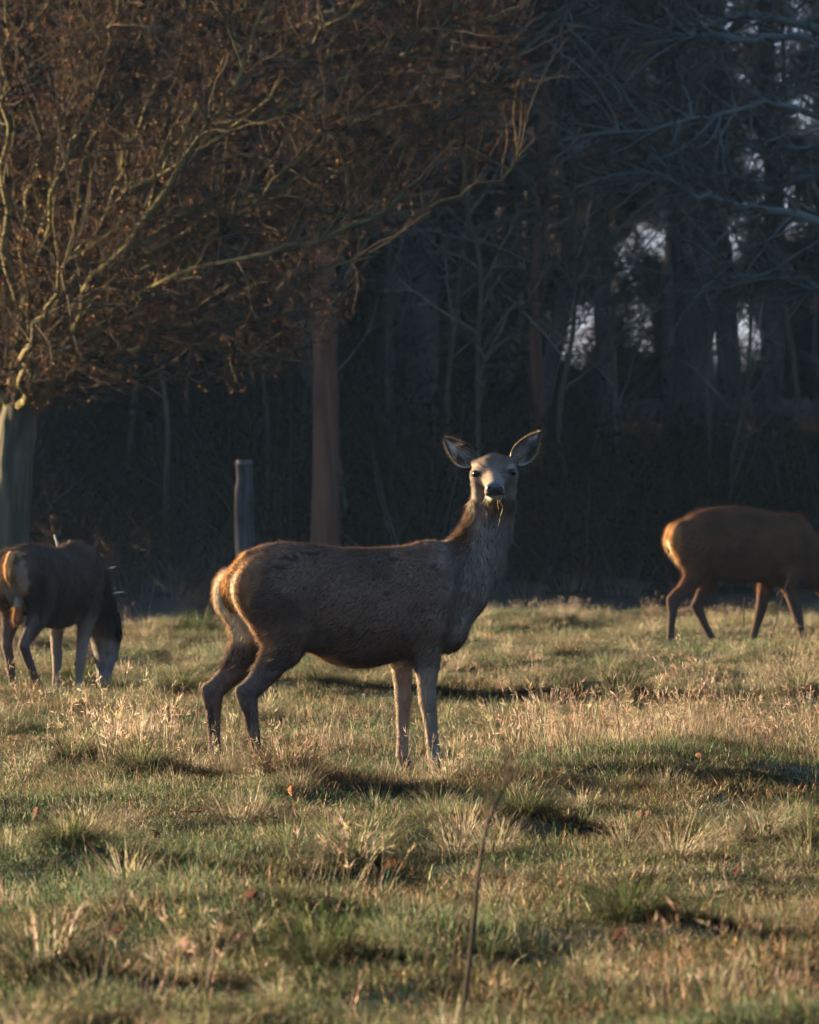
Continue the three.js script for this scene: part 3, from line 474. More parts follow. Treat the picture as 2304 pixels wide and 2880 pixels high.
// ---------------------------------------------------------------- the grazing stag, seen from behind at the left edge
{
  const D = 41, S = FOCAL / D, TH = 65 * Math.PI / 180, cs = Math.cos(TH), sn = Math.sin(TH), OX = 140, OY = 1950, K = 0.92;
  const stag = thing('red_deer_stag', [xAt(OX, D), groundY(xAt(OX, D), -D), -D], 'dark brown antlered stag grazing head down, pale rump and tail turned this way', 'deer', 'deer on the meadow');
  const A = (X, Y, Z, r, rl) => { const q = [X * cs + Z * sn, Y, -X * sn + Z * cs]; if (r !== undefined) q.push(r); if (rl !== undefined) q.push(rl); return q; };   // body axes: forward, up, right
  const B = (px, py, z, r, rl) => { const q = [(px - OX) / S, (OY - py) / S, z]; if (r !== undefined) q.push(r); if (rl !== undefined) q.push(rl); return q; };         // pixel and depth
  const row = (X, t, b, w) => [X * K, t * K, b * K, w * K];
  const side = [sn, 0, cs];
  const prims = [
    torso([row(-0.56, 1.00, 0.86, 0.06), row(-0.535, 1.05, 0.79, 0.11), row(-0.49, 1.085, 0.74, 0.15), row(-0.42, 1.11, 0.68, 0.18), row(-0.3, 1.125, 0.63, 0.20), row(-0.15, 1.11, 0.57, 0.215), row(0.0, 1.095, 0.52, 0.225), row(0.15, 1.09, 0.51, 0.22), row(0.3, 1.10, 0.54, 0.205), row(0.42, 1.10, 0.57, 0.175), row(0.52, 1.04, 0.60, 0.14), row(0.60, 0.94, 0.66, 0.09)], TH),
    chain([A(0.38, 0.82, 0, 0.21, 0.14), A(0.52, 0.76, 0, 0.19, 0.13), A(0.64, 0.62, 0, 0.155, 0.12), A(0.72, 0.48, 0.01, 0.13, 0.105), A(0.76, 0.36, 0.02, 0.105, 0.09)], 0.05, side),
    chain([A(0.76, 0.36, 0.02, 0.09, 0.085), A(0.745, 0.27, 0.025, 0.078, 0.08), A(0.72, 0.18, 0.03, 0.055, 0.058), A(0.70, 0.10, 0.03, 0.042, 0.046)], 0.03, side),
    ell(A(0.77, 0.27, 0.07), [0.03, 0.032, 0.03], 0.02), ell(A(0.77, 0.27, -0.035), [0.03, 0.032, 0.03], 0.02),
    ell(A(0.36, 0.78, 0.115), [0.12, 0.22, 0.08], 0.05, TH), ell(A(0.36, 0.78, -0.115), [0.12, 0.22, 0.08], 0.05, TH),
    chain([A(0.33, 0.60, 0.115, 0.08), A(0.30, 0.46, 0.105, 0.0487), A(0.275, 0.34, 0.095, 0.0370), A(0.27, 0.28, 0.09, 0.0353), A(0.255, 0.15, 0.085, 0.0252), A(0.25, 0.08, 0.085, 0.0269), A(0.26, 0.03, 0.085, 0.0210)], 0.03),
    chain([A(0.33, 0.60, -0.115, 0.08), A(0.29, 0.46, -0.105, 0.0470), A(0.265, 0.34, -0.095, 0.0361), A(0.27, 0.28, -0.09, 0.0353), A(0.25, 0.15, -0.085, 0.0252), A(0.24, 0.08, -0.085, 0.0269), A(0.255, 0.03, -0.085, 0.0210)], 0.03),
    ell(A(-0.46, 0.83, 0.09), [0.09, 0.14, 0.085], 0.028, TH), ell(A(-0.46, 0.83, -0.09), [0.09, 0.14, 0.085], 0.028, TH),
    ell(A(-0.36, 0.80, 0.11), [0.16, 0.2, 0.10], 0.05, TH), ell(A(-0.36, 0.80, -0.11), [0.16, 0.2, 0.10], 0.05, TH),
    chain([A(-0.36, 0.78, 0.115, 0.13, 0.09), A(-0.33, 0.64, 0.12, 0.11, 0.08), A(-0.38, 0.55, 0.115, 0.08, 0.06), A(-0.47, 0.45, 0.10, 0.0504, 0.0420), A(-0.53, 0.375, 0.09, 0.0403, 0.0353), A(-0.46, 0.28, 0.085, 0.0336, 0.0302), A(-0.37, 0.17, 0.085, 0.0260, 0.0252), A(-0.30, 0.09, 0.085, 0.0269, 0.0252), A(-0.265, 0.03, 0.085, 0.0210, 0.0218)], 0.04, side),
    chain([A(-0.38, 0.78, -0.115, 0.13, 0.09), A(-0.31, 0.64, -0.12, 0.11, 0.08), A(-0.33, 0.54, -0.115, 0.08, 0.06), A(-0.40, 0.45, -0.10, 0.0504, 0.0420), A(-0.43, 0.375, -0.09, 0.0386, 0.0353), A(-0.40, 0.28, -0.085, 0.0319, 0.0302), A(-0.365, 0.15, -0.085, 0.0252, 0.0252), A(-0.35, 0.08, -0.085, 0.0269, 0.0252), A(-0.335, 0.03, -0.085, 0.0210, 0.0218)], 0.04, side),
    chain([A(-0.53, 0.96, 0, 0.03), A(-0.565, 0.90, 0, 0.032), A(-0.57, 0.83, 0, 0.026), A(-0.55, 0.77, 0, 0.010)], 0.012),
    chain([A(-0.45, 0.66, 0.01, 0.03), A(-0.47, 0.58, 0.015, 0.034), A(-0.47, 0.54, 0.015, 0.036)], 0.015),
  ];
  const s = surface(prims, 0.008), loc = (p) => [p[0] * cs - p[2] * sn, p[1], p[0] * sn + p[2] * cs];
  const colour = (p, n) => {
    const [X, Y, Z] = loc(p), n1 = fbm(p[0] * 8, p[1] * 8, p[2] * 8), n2 = noise(p[0] * 40, p[1] * 28, p[2] * 40);
    let c = mixc([0.036, 0.024, 0.018], [0.072, 0.046, 0.034], clamp(0.5 + n1 * 0.8 + n2 * 0.25));
    c = mixc(c, [0.03, 0.022, 0.02], 0.8 * sstep(0.95, 1.02, Y) * sstep(0.1, -0.3, X) * sstep(-0.2, 0.4, n1 + 0.2));
    const patch = sstep(1.35, 0.65, (Z / 0.135) ** 2 + ((Y - 0.83) / 0.15) ** 2 + n2 * 0.3 + n1 * 0.3) * sstep(-0.34, -0.42, X);
    c = mixc(c, mixc([0.26, 0.14, 0.065], [0.26, 0.17, 0.115], sstep(0.0, 0.06, Z)), patch);
    if (Math.abs(Z) < 0.055 && X < -0.3) c = mixc(c, [0.28, 0.22, 0.16], sstep(0.85, 0.75, Y) * sstep(0.5, 0.56, Y));
    if (Math.abs(Z) < 0.034 && X < -0.52 && Y > 0.74) c = [0.30, 0.16, 0.07];
    if (Math.abs(Z - 0.015) < 0.05 && X < -0.4 && Y < 0.63 && Y > 0.48) c = [0.16, 0.07, 0.02];
    const leg = sstep(0.62, 0.45, Y) * (X < 0.6 ? 1 : 0);
    c = mixc(c, X > 0.1 ? [0.14, 0.11, 0.088] : [0.085, 0.062, 0.05], leg);
    
    if (X > 0.5) { c = mixc(c, [0.034, 0.025, 0.02], 0.8 * sstep(0.75, 0.55, Y)); c = mixc(c, mixc([0.085, 0.073, 0.067], [0.13, 0.11, 0.098], clamp(0.5 + n2)), sstep(0.54, 0.26, Y + n1 * 0.08)); }
    return c;
  };
  bodyMesh(s, colour, stag);
  coat(s, 90000, 13, (p) => { const [X, Y] = loc(p); if (Y < 0.42) return [0, -1, 0, 0.010, 0.25]; if (X > 0.42) return [0, -1, 0.2, 0.055, 0.45]; return X < -0.42 ? [-0.1, -1, 0.1, 0.028, 0.4] : [-cs, -0.6, sn, 0.024, 0.35]; }, stag);
  ear(stag, A(0.76, 0.35, 0.095), A(0.73, 0.575, 0.135), [-0.6, 0.1, 0.8], 0.10, 41); ear(stag, A(0.75, 0.32, -0.06), A(0.66, 0.20, -0.17), [-0.5, 0.3, 0.6], 0.085, 42);
  eyeball(stag, A(0.755, 0.275, 0.091), 0.015); eyeball(stag, A(0.76, 0.275, -0.056), 0.015);
  { const b = new Build(); b.tube([A(0.69, 0.085, 0.0), A(0.685, 0.07, 0.03), A(0.69, 0.085, 0.06)], [0.016, 0.03, 0.016], 10, [0.02, 0.018, 0.018]); part('nose', b.geo(), M.nose, stag); }
  const bone = (p, t) => mixc([0.12, 0.085, 0.06], [0.30, 0.27, 0.225], sstep(0.55, 0.9, t) + 0.15 * noise(p[0] * 60, p[1] * 60, p[2] * 60));
  const curve = (pts, n) => new THREE.CatmullRomCurve3(pts.map(V)).getPoints(n).map((q) => [q.x, q.y, q.z]);
  const horn = (beam, tines) => {
    const b = new Build(), n = 24, c = curve(beam, n); b.tube(c, c.map((_, k) => lerp(0.022, 0.006, k / n)), 8, (p, t) => bone(p, t * 0.95));
    for (const t of tines) { const e = curve(t, 10); b.tube(e, e.map((_, k) => lerp(0.013, 0.002, k / 10)), 7, (p, u) => bone(p, 0.3 + 0.7 * u)); }
    part('antler', b.geo(), M.antler, stag);
  };
  const zb = -0.76;
  horn([B(272, 1790, zb), B(238, 1725, zb - 0.16), B(190, 1640, zb - 0.28), B(150, 1560, zb - 0.30), B(128, 1492, zb - 0.28)],
    [[B(150, 1560, zb - 0.30), B(158, 1530, zb - 0.33), B(172, 1506, zb - 0.33)], [B(262, 1770, zb - 0.05), B(240, 1770, zb - 0.2), B(232, 1740, zb - 0.3)], [B(190, 1640, zb - 0.28), B(172, 1620, zb - 0.4), B(170, 1580, zb - 0.45)]]);
  horn([B(292, 1790, zb), B(284, 1735, zb - 0.12), B(268, 1670, zb - 0.2), B(250, 1610, zb - 0.22), B(268, 1549, zb - 0.2)],
    [[B(284, 1735, zb - 0.12), B(300, 1664, zb - 0.22), B(330, 1656, zb - 0.25)], [B(276, 1700, zb - 0.16), B(284, 1652, zb - 0.2), B(306, 1645, zb - 0.22)], [B(252, 1620, zb - 0.22), B(275, 1594, zb - 0.24), B(308, 1583, zb - 0.26)]]);
  for (const [X, Z, f] of [[0.27, 0.085, 0], [0.265, -0.085, 0], [-0.25, 0.085, 0], [-0.325, -0.085, 0]]) hoof(stag, A(X, 0, Z), TH, 1.2);
}
// ---------------------------------------------------------------- trees
const rot = (v, ax, a) => { const c = Math.cos(a), s = Math.sin(a), d = v[0] * ax[0] + v[1] * ax[1] + v[2] * ax[2]; return [v[0] * c + (ax[1] * v[2] - ax[2] * v[1]) * s + ax[0] * d * (1 - c), v[1] * c + (ax[2] * v[0] - ax[0] * v[2]) * s + ax[1] * d * (1 - c), v[2] * c + (ax[0] * v[1] - ax[1] * v[0]) * s + ax[2] * d * (1 - c)]; };
const unit = (v) => { const l = Math.hypot(v[0], v[1], v[2]) || 1; return [v[0] / l, v[1] / l, v[2] / l]; };
const add = (a, b, t = 1) => [a[0] + b[0] * t, a[1] + b[1] * t, a[2] + b[2] * t];
const sphere = (R) => { const z = R() * 2 - 1, a = R() * 6.2832, r = Math.sqrt(1 - z * z); return [r * Math.cos(a), z, r * Math.sin(a)]; };
// a wavering path from p in direction d; pull = [x, y, z] bends it
function path(p, d, len, n, wob, R, pull = [0, 0, 0]) { const out = [p]; let q = p, v = unit(d); for (let k = 0; k < n; k++) { const s = sphere(R); v = unit([v[0] + s[0] * wob + pull[0], v[1] + s[1] * wob + pull[1], v[2] + s[2] * wob + pull[2]]); q = add(q, v, len / n); out.push(q); } return out; }
const radii = (n, r0, r1, pow = 1) => Array.from({ length: n }, (_, k) => lerp(r0, r1, Math.pow(k / (n - 1), pow)));
function barkTrunk(pts, rad, sides, cA, cB, seed, flare = 0) {
  const b = new Build(), fine = [];
  const c = new THREE.CatmullRomCurve3(pts.map(V)), N = Math.max(14, pts.length * 5), P = c.getPoints(N).map((q) => [q.x, q.y, q.z]);
  for (let k = 0; k <= N; k++) { const t = k / N, r = lerp(rad[0], rad[1], Math.pow(t, rad[2] ?? 1)); fine.push((q) => r * (1 + flare * Math.exp(-t * 14) + 0.07 * noise(Math.cos(q) * 2.2 + seed, t * 22, Math.sin(q) * 2.2) + 0.05 * noise(Math.cos(q) * 6, t * 30 + seed, Math.sin(q) * 6) + 0.06 * noise(Math.cos(q) * 12, t * 9 + seed, Math.sin(q) * 12))); }
  b.tube(P, fine, sides, (p, t, q) => mixc(cA, cB, clamp(0.5 + 0.9 * noise(Math.cos(q) * 3 + seed, p[1] * 3, Math.sin(q) * 3) + 0.4 * noise(Math.cos(q) * 9, p[1] * 14, Math.sin(q) * 9 + seed) + 0.6 * noise(Math.cos(q) * 11, p[1] * 2.5, Math.sin(q) * 11 + seed))));
  const g = b.geo(); g.computeVertexNormals(); return g;
}
const TW = [[0.105, 0.088, 0.075], [0.145, 0.115, 0.09], [0.09, 0.08, 0.072], [0.165, 0.12, 0.085]];
// crown of limbs, branches and fine twigs along a trunk; returns { limbs, twigs }
function bareCrown(seed, trunkPts, o) {
  const R = rng(seed), L = new Build(), T = new Build(), tc = new THREE.CatmullRomCurve3(trunkPts.map(V)), H = trunkPts[trunkPts.length - 1][1];
  for (let k = 0; k < o.limbs; k++) {
    const u = lerp(o.from, 1, Math.pow((k + R() * 0.8) / o.limbs, 0.9)), q = tc.getPoint(Math.min(0.99, u)), az = k * 2.4 + R() * 1.2, rise = lerp(o.rise[0], o.rise[1], u) + (R() - 0.5) * 0.5, len = o.spread * (1 - 0.55 * Math.max(0, (u - o.from) / (1 - o.from))) * (0.65 + 0.6 * R());
    const pts = path([q.x, q.y, q.z], [Math.cos(az), rise, Math.sin(az)], len, 7, 0.16, R, [0, o.sag ?? 0, 0]), r0 = o.limbR * (0.6 + 0.6 * R()) * (1 - u * 0.4);
    L.tube(pts, radii(8, r0, 0.012), 6, TW[k % 4]);
    for (let j = 0; j < o.subs; j++) {
      const a = 1 + R() * 6, i = Math.floor(a), t = a - i, p = add(pts[i], [pts[i + 1 > 7 ? 7 : i + 1][0] - pts[i][0], pts[i + 1 > 7 ? 7 : i + 1][1] - pts[i][1], pts[i + 1 > 7 ? 7 : i + 1][2] - pts[i][2]], t), d0 = unit(add(pts[Math.min(7, i + 1)], pts[i], -1)), d = unit(add(d0, sphere(R), 0.95)), l2 = len * (0.22 + 0.28 * R());
      const sp = path(p, d, l2, 4, 0.22, R, [0, (o.sag ?? 0) * 1.3, 0]); L.tube(sp, radii(5, 0.013, 0.005), 3, TW[(k + j) % 4]);
      for (let w = 0; w < o.twigs; w++) {
        const ii = 1 + Math.floor(R() * 4), p3 = add(sp[ii], sphere(R), 0.03), d3 = unit(add(add(unit(add(sp[ii], sp[ii - 1], -1)), sphere(R), 1.0), [0, o.twigSag ?? 0, 0])), l3 = 0.3 + 0.5 * R(), p4 = add(p3, d3, l3 * 0.5), p5 = add(p4, unit(add(add(d3, sphere(R), 0.5), [0, o.twigSag ?? 0, 0])), l3 * 0.5), wd = o.twigW * (0.6 + 0.8 * R());
        const s = sphere(R); T.strip([p3, p4, p5], [wd, wd * 0.75, 0], unit([d3[1] * s[2] - d3[2] * s[1], d3[2] * s[0] - d3[0] * s[2], d3[0] * s[1] - d3[1] * s[0]]), TW[(w + j) % 4]);
        for (let f = 0; f < (o.leaves ?? 0); f++) { const c = R(), x = lerp(p3[0], p5[0], c), y = lerp(p3[1], p5[1], c), z = lerp(p3[2], p5[2], c), A = sphere(R), Bv = sphere(R), sz = o.leafSize * (0.5 + 0.8 * R()); T.leaf(x + A[0] * sz, y + A[1] * sz, z + A[2] * sz, A[0] * sz, A[1] * sz, A[2] * sz, Bv[0] * sz * 0.6, Bv[1] * sz * 0.6, Bv[2] * sz * 0.6, o.leafCol[Math.floor(R() * o.leafCol.length)]); }
      }
    }
  }
  return { limbs: L.geo(), twigs: T.geo() };
}
// a few kinds of woodland tree, built once; each standing tree is a copy turned its own way
function kind(seed, o) {
  const R = rng(seed), H = o.height, tp = []; let x = 0, z = 0;
  for (let k = 0; k <= 6; k++) { tp.push([x, k / 6 * H - (k ? 0 : 0.3), z]); x += (R() - 0.5) * o.wander + (o.lean ?? 0); z += (R() - 0.5) * o.wander; }
  const crown = bareCrown(seed + 1, tp, o);
  return { trunk: barkTrunk(tp, [o.r, 0.03], 24, o.bark[0], o.bark[1], seed, o.flare ?? 0.5), ...crown, leafy: !!o.leaves };
}
const BARK = { grey: [[0.045, 0.041, 0.038], [0.085, 0.078, 0.07]], rust: [[0.062, 0.031, 0.02], [0.115, 0.055, 0.032]], dark: [[0.03, 0.027, 0.026], [0.06, 0.052, 0.046]], olive: [[0.035, 0.031, 0.022], [0.07, 0.06, 0.04]] };
const KINDS = {
  oak: kind(101, { height: 15, r: 0.27, wander: 0.9, limbs: 30, from: 0.22, rise: [0.15, 1.1], spread: 4.6, limbR: 0.07, subs: 14, twigs: 24, twigW: 0.011, bark: BARK.grey, sag: -0.01 }),
  ash: kind(111, { height: 17, r: 0.20, wander: 0.6, limbs: 28, from: 0.26, rise: [0.5, 1.6], spread: 3.8, limbR: 0.05, subs: 14, twigs: 24, twigW: 0.011, bark: BARK.dark }),
  thick: kind(121, { height: 14, r: 0.36, wander: 0.8, limbs: 34, from: 0.25, rise: [0.1, 1.0], spread: 4.4, limbR: 0.085, subs: 14, twigs: 26, twigW: 0.011, bark: BARK.dark, sag: -0.02 }),
  pine: kind(131, { height: 16, r: 0.15, wander: 0.35, limbs: 26, from: 0.3, rise: [0.1, 0.9], spread: 3.0, limbR: 0.04, subs: 12, twigs: 22, twigW: 0.011, bark: BARK.rust, flare: 0.25 }),
  yew: kind(141, { height: 9.5, r: 0.3, wander: 0.5, limbs: 40, from: 0.10, rise: [0.05, 0.9], spread: 3.3, limbR: 0.05, subs: 10, twigs: 16, twigW: 0.010, bark: BARK.dark, leaves: 5, leafSize: 0.05, leafCol: [[0.022, 0.032, 0.02], [0.03, 0.04, 0.022], [0.018, 0.026, 0.02]], twigSag: -0.2 }),
  high: kind(161, { height: 16, r: 0.21, wander: 0.7, limbs: 26, from: 0.36, rise: [0.35, 1.2], spread: 4.2, limbR: 0.07, subs: 12, twigs: 9, twigW: 0.010, bark: BARK.dark }),
  pole: kind(151, { height: 9, r: 0.055, wander: 0.5, limbs: 14, from: 0.35, rise: [0.5, 1.2], spread: 1.8, limbR: 0.02, subs: 7, twigs: 14, twigW: 0.009, bark: BARK.olive, flare: 0.1 }),
};
const turnR = rng(77), SL = Math.tan(SUN_BEHIND);                    // the wood's edge runs along the sun's path, so its shade falls on the wood only
function tree(k, name, pos, label, group, scale = 1, lean = 0, turn = turnR() * 6.283) {
  const t = thing(name, pos, label, 'tree', group), K = KINDS[k];
  const inner = { trunk: part('trunk', K.trunk, M.bark, t), limbs: part('limbs', K.limbs, M.bark, t), crown: part('crown', K.twigs, M.twig, t) };
  inner.limbs.userData.kind = 'stuff'; inner.crown.userData.kind = 'stuff';
  t.scale.setScalar(scale); t.rotation.set(0, turn, lean, 'ZYX');
  return t;
}
const onGround = (px, d, sink = 0.05) => { const x = xAt(px, d); return [x, groundY(x, -d) - sink, -d]; };

// trunks one can pick out
tree('pine', 'pine_tree', onGround(914, 66.5), 'straight rust-brown pine trunk rising beside the weathered post', null, 1, -0.02, 0.3);
tree('pine', 'pine_tree', onGround(1487, 71), 'slim rusty pine trunk beside a dark leaning trunk', null, 0.6, 0.0, 2.0);
tree('ash', 'leaning_ash_tree', onGround(1500, 73.5), 'dark bare trunk leaning over beside a slim rusty pine', null, 0.62, -0.14, 4.0);
tree('thick', 'oak_tree', onGround(1150, 84), 'broadest dark trunk, standing in the deepest shade of the wood', null, 0.92, 0.0, 1.0);
const trunkGroup = 'dark oak trunks at the gaps of sky';
tree('high', 'oak_tree', onGround(1722, 83), 'dark oak trunk standing before the bright gaps of sky', trunkGroup, 0.75, 0.01, 2.2);
tree('high', 'oak_tree', onGround(1898, 88), 'dark oak trunk standing before the bright gaps of sky', trunkGroup, 1.0, 0, 3.4);
tree('high', 'oak_tree', onGround(2150, 80), 'dark oak trunk standing before the bright gaps of sky', trunkGroup, 0.85, 0, 5.1);
tree('ash', 'ash_tree', onGround(215, 82), 'twin-looking grey trunk on the shaded bank behind the spreading tree', null, 0.85, 0, 0.5);
const poleGroup = 'thin young stems in the undergrowth';
for (const [px, d, s, l] of [[470, 69, 0.6, 0.03], [560, 72, 0.7, -0.03], [735, 70, 0.55, 0.05], [820, 74, 0.8, -0.02], [1010, 69.5, 0.7, 0.04], [1085, 75, 0.8, 0.02], [1245, 72, 0.75, -0.04], [1335, 69, 0.6, 0.03], [1600, 70, 0.65, -0.05], [1800, 72, 0.6, 0.06], [1990, 74, 0.8, -0.03], [2292, 68.5, 0.9, 0.01], [2220, 77, 0.8, 0.05], [330, 75, 0.8, 0.0], [640, 79, 0.9, 0.02], [2060, 69, 0.5, -0.1]])
  tree('pole', 'young_tree', onGround(px, d), 'thin bare young stem growing in the shaded undergrowth', poleGroup, s, l);
{
  // the wood behind, in view and as far to the left as its shade reaches
  const R = rng(5), kinds = ['oak', 'ash', 'oak', 'thick', 'ash'], backGroup = 'bare trees deep in the wood', spots = [];
  const far = (x, d, gap) => spots.every(([a, b]) => Math.hypot(x - a, d - b) > gap);
  for (let tries = 0, n = 0; tries < 600 && n < 26; tries++) { const d = 78 + 50 * R(), x = xAt(-250 + 2800 * R(), d); if (!far(x, d, x / d * FOCAL > 330 ? 5 : 3.2)) continue; spots.push([x, d]); n++; tree(x / d * FOCAL > 330 ? 'high' : kinds[n % 5], 'bare_tree', [x, groundY(x, -d) - 0.05, -d], 'bare winter tree standing deep in the dark wood', backGroup, 0.8 + 0.35 * R()); }
  for (const [px, d, s] of [[1150, 96, 0.85], [1060, 97, 1.0], [800, 90, 1.0], [600, 97, 1.1], [380, 94, 1.0], [150, 97, 1.1], [-60, 90, 1.0], [930, 108, 1.1], [2750, 95, 1]]) tree('yew', 'yew_tree', onGround(px, d), 'dense dark evergreen yew closing the view through the wood', 'yews in the wood', s);
  for (let tries = 0, n = 0; tries < 2500 && n < 85; tries++) { const x = -62 + 55 * R(), d = 65 - SL * x + 42 * Math.pow(R(), 1.3); if (Math.abs(xAt(0, d)) * 1.15 > -x || !far(x, d, 2.3)) continue; spots.push([x, d]); n++; tree(['yew', 'oak', 'yew', 'thick', 'yew'][n % 5], ['yew_tree', 'bare_tree', 'yew_tree', 'bare_tree', 'yew_tree'][n % 5], [x, groundY(x, -d) - 0.05, -d], 'tree added along the sunward edge to shade the wood beyond the spreading tree', 'trees added along the sunward edge to shade the wood', 0.9 + 0.3 * R()); }  // unseen trees added left of the view to keep sun off the wood
  for (const [x, d, sc] of [[-14.5, 66.5 + 14.5 * SL, 0.5], [-20, 66.5 + 20 * SL, 0.6], [-29, 66.5 + 29 * SL, 0.85], [-24, 67 + 24 * SL, 0.75], [-9, 84, 1], [-9.5, 90, 1.1], [-10, 96, 1.1], [-12, 80, 1], [-9.5, 102, 1.1], [-10, 108, 1.1], [-10.5, 114, 1.1], [-9, 118.5, 1.15], [-9.5, 123, 1.15], [-13, 121, 1.15], [-4.5, 116, 1.1]]) { spots.push([x, d]); tree('yew', 'yew_tree', [x, groundY(x, -d) - 0.05, -d], 'tree added along the sunward edge to shade the wood beyond the spreading tree', 'trees added along the sunward edge to shade the wood', sc); }  // extra yews added to block sun leaking onto trunks in the wood
  for (let tries = 0, n = 0; tries < 300 && n < 10; tries++) { const x = 8 + 22 * R(), d = 68 + 26 * R(); if (x < xAt(2400, d) || !far(x, d, 3.5)) continue; spots.push([x, d]); n++; tree(kinds[n % 5], 'bare_tree', [x, groundY(x, -d) - 0.05, -d], 'bare winter tree where the wood continues past the walking deer', 'trees past the walking deer', 0.9 + 0.3 * R()); }
}
{
  // distant wood closing the horizon: one mass, with thin places where the sky shows
  const R = rng(91), T = new Build();
  for (let k = 0; k < 130; k++) { const p = sphere(R).map((v) => v * Math.cbrt(R()) * 0.42), d = unit(add(sphere(R), [0, 0.4, 0], 1)), l = 0.2 + 0.35 * R(), s = sphere(R), w = unit([d[1] * s[2] - d[2] * s[1], d[2] * s[0] - d[0] * s[2], d[0] * s[1] - d[1] * s[0]]); T.strip([p, add(p, d, l * 0.5), add(add(p, d, l), sphere(R), 0.08)], [0.02, 0.016, 0], w, TW[k % 4].map((v) => v * 0.6)); }
  const spots = [];
  const window_ = (px, py) => Math.max(...[[1625, 965, 105, 85], [1660, 900, 70, 60], [1815, 950, 60, 80], [2060, 985, 130, 105], [2040, 900, 80, 60], [2190, 950, 30, 90], [1850, 690, 60, 50], [1055, 960, 30, 45], [2120, 60, 160, 60], [1930, 30, 120, 40], [2200, 560, 60, 90], [2000, 700, 110, 60], [1385, 1010, 25, 30], [290, 560, 30, 30], [1590, 665, 40, 25], [1880, 220, 80, 40], [2250, 300, 50, 80], [2130, 440, 60, 60]].map(([a, b, rx, ry]) => 1.5 - ((px - a) / rx) ** 2 - ((py - b) / ry) ** 2));
  for (let k = 0; k < 20000; k++) {
    const d = 136 + 20 * R(), px = -500 + 3300 * R(), x = xAt(px, d), y = groundY(x, -d) + 20 * Math.pow(R(), 1.25), py = HORIZON - (y - EYE) * FOCAL / d, g = window_(px, py);
    if (g > 0 && R() < clamp(g * 1.4, 0, 0.9 + 0.08 * noise(px * 0.03, py * 0.03))) continue;
    if (px > 1500 && y > groundY(x, -d) + 1.5 && R() < 0.62) continue;
    spots.push([x, y, -d]);
  }
  const im = new THREE.InstancedMesh(T.geo(), M.twig, spots.length), m = new THREE.Matrix4(), q = new THREE.Quaternion(), e = new THREE.Euler();
  spots.forEach((s, k) => { e.set(R() * 6, R() * 6, R() * 6); q.setFromEuler(e); const c = 0.7 + 0.7 * R(); m.compose(V(s), q, new THREE.Vector3(c, c, c)); im.setMatrixAt(k, m); });
  put(im, 'distant_wood'); tag(im, 'distant bare wood closing the horizon behind the trees', 'wood', null, 'stuff');
}

// ---------------------------------------------------------------- undergrowth: bushes of many stems
function bush(seed, h, stems, col, twigN, leafN = 0) {
  const R = rng(seed), L = new Build(), T = new Build();
  for (let k = 0; k < stems; k++) {
    const az = R() * 6.283, lean = 0.15 + 0.75 * R(), p0 = [Math.cos(az) * 0.35 * R() * h * 0.4, -0.05, Math.sin(az) * 0.35 * R() * h * 0.4], len = h * (0.6 + 0.6 * R()), pts = path(p0, [Math.cos(az) * lean, 1, Math.sin(az) * lean], len, 6, 0.15, R, [0, -0.05 * lean, 0]);
    L.tube(pts, radii(7, 0.004 + 0.010 * R(), 0.002), 4, col[k % col.length]);
    for (let j = 0; j < twigN; j++) {
      const i = 1 + Math.floor(R() * 6), p = pts[i], d = unit(add(unit(add(pts[i], pts[i - 1], -1)), sphere(R), 0.9)), l = 0.25 + 0.5 * R(), p2 = add(p, d, l * 0.5), p3 = add(p2, unit(add(d, sphere(R), 0.6)), l * 0.5), s = sphere(R);
      T.strip([p, p2, p3], [0.008, 0.006, 0], unit([d[1] * s[2] - d[2] * s[1], d[2] * s[0] - d[0] * s[2], d[0] * s[1] - d[1] * s[0]]), col[(k + j) % col.length]);
      for (let f = 0; f < leafN; f++) { const c = R(), A = sphere(R), Bv = sphere(R), z = 0.025 * (0.5 + R()), q = add(p, add(p3, p, -1), c); T.leaf(q[0], q[1], q[2], A[0] * z, A[1] * z, A[2] * z, Bv[0] * z * 0.6, Bv[1] * z * 0.6, Bv[2] * z * 0.6, [[0.11, 0.055, 0.028], [0.08, 0.05, 0.03], [0.14, 0.075, 0.035]][f % 3]); }
    }
  }
  return { stems: L.geo(), twigs: T.geo() };
}
const BUSH = [bush(201, 2.2, 22, TW, 40), bush(202, 2.0, 26, [[0.13, 0.092, 0.068], [0.175, 0.12, 0.085]], 44, 2), bush(203, 1.5, 30, [[0.11, 0.095, 0.07], [0.15, 0.125, 0.085]], 34), bush(204, 2.6, 18, [[0.09, 0.08, 0.066], [0.125, 0.10, 0.078]], 56, 1)];
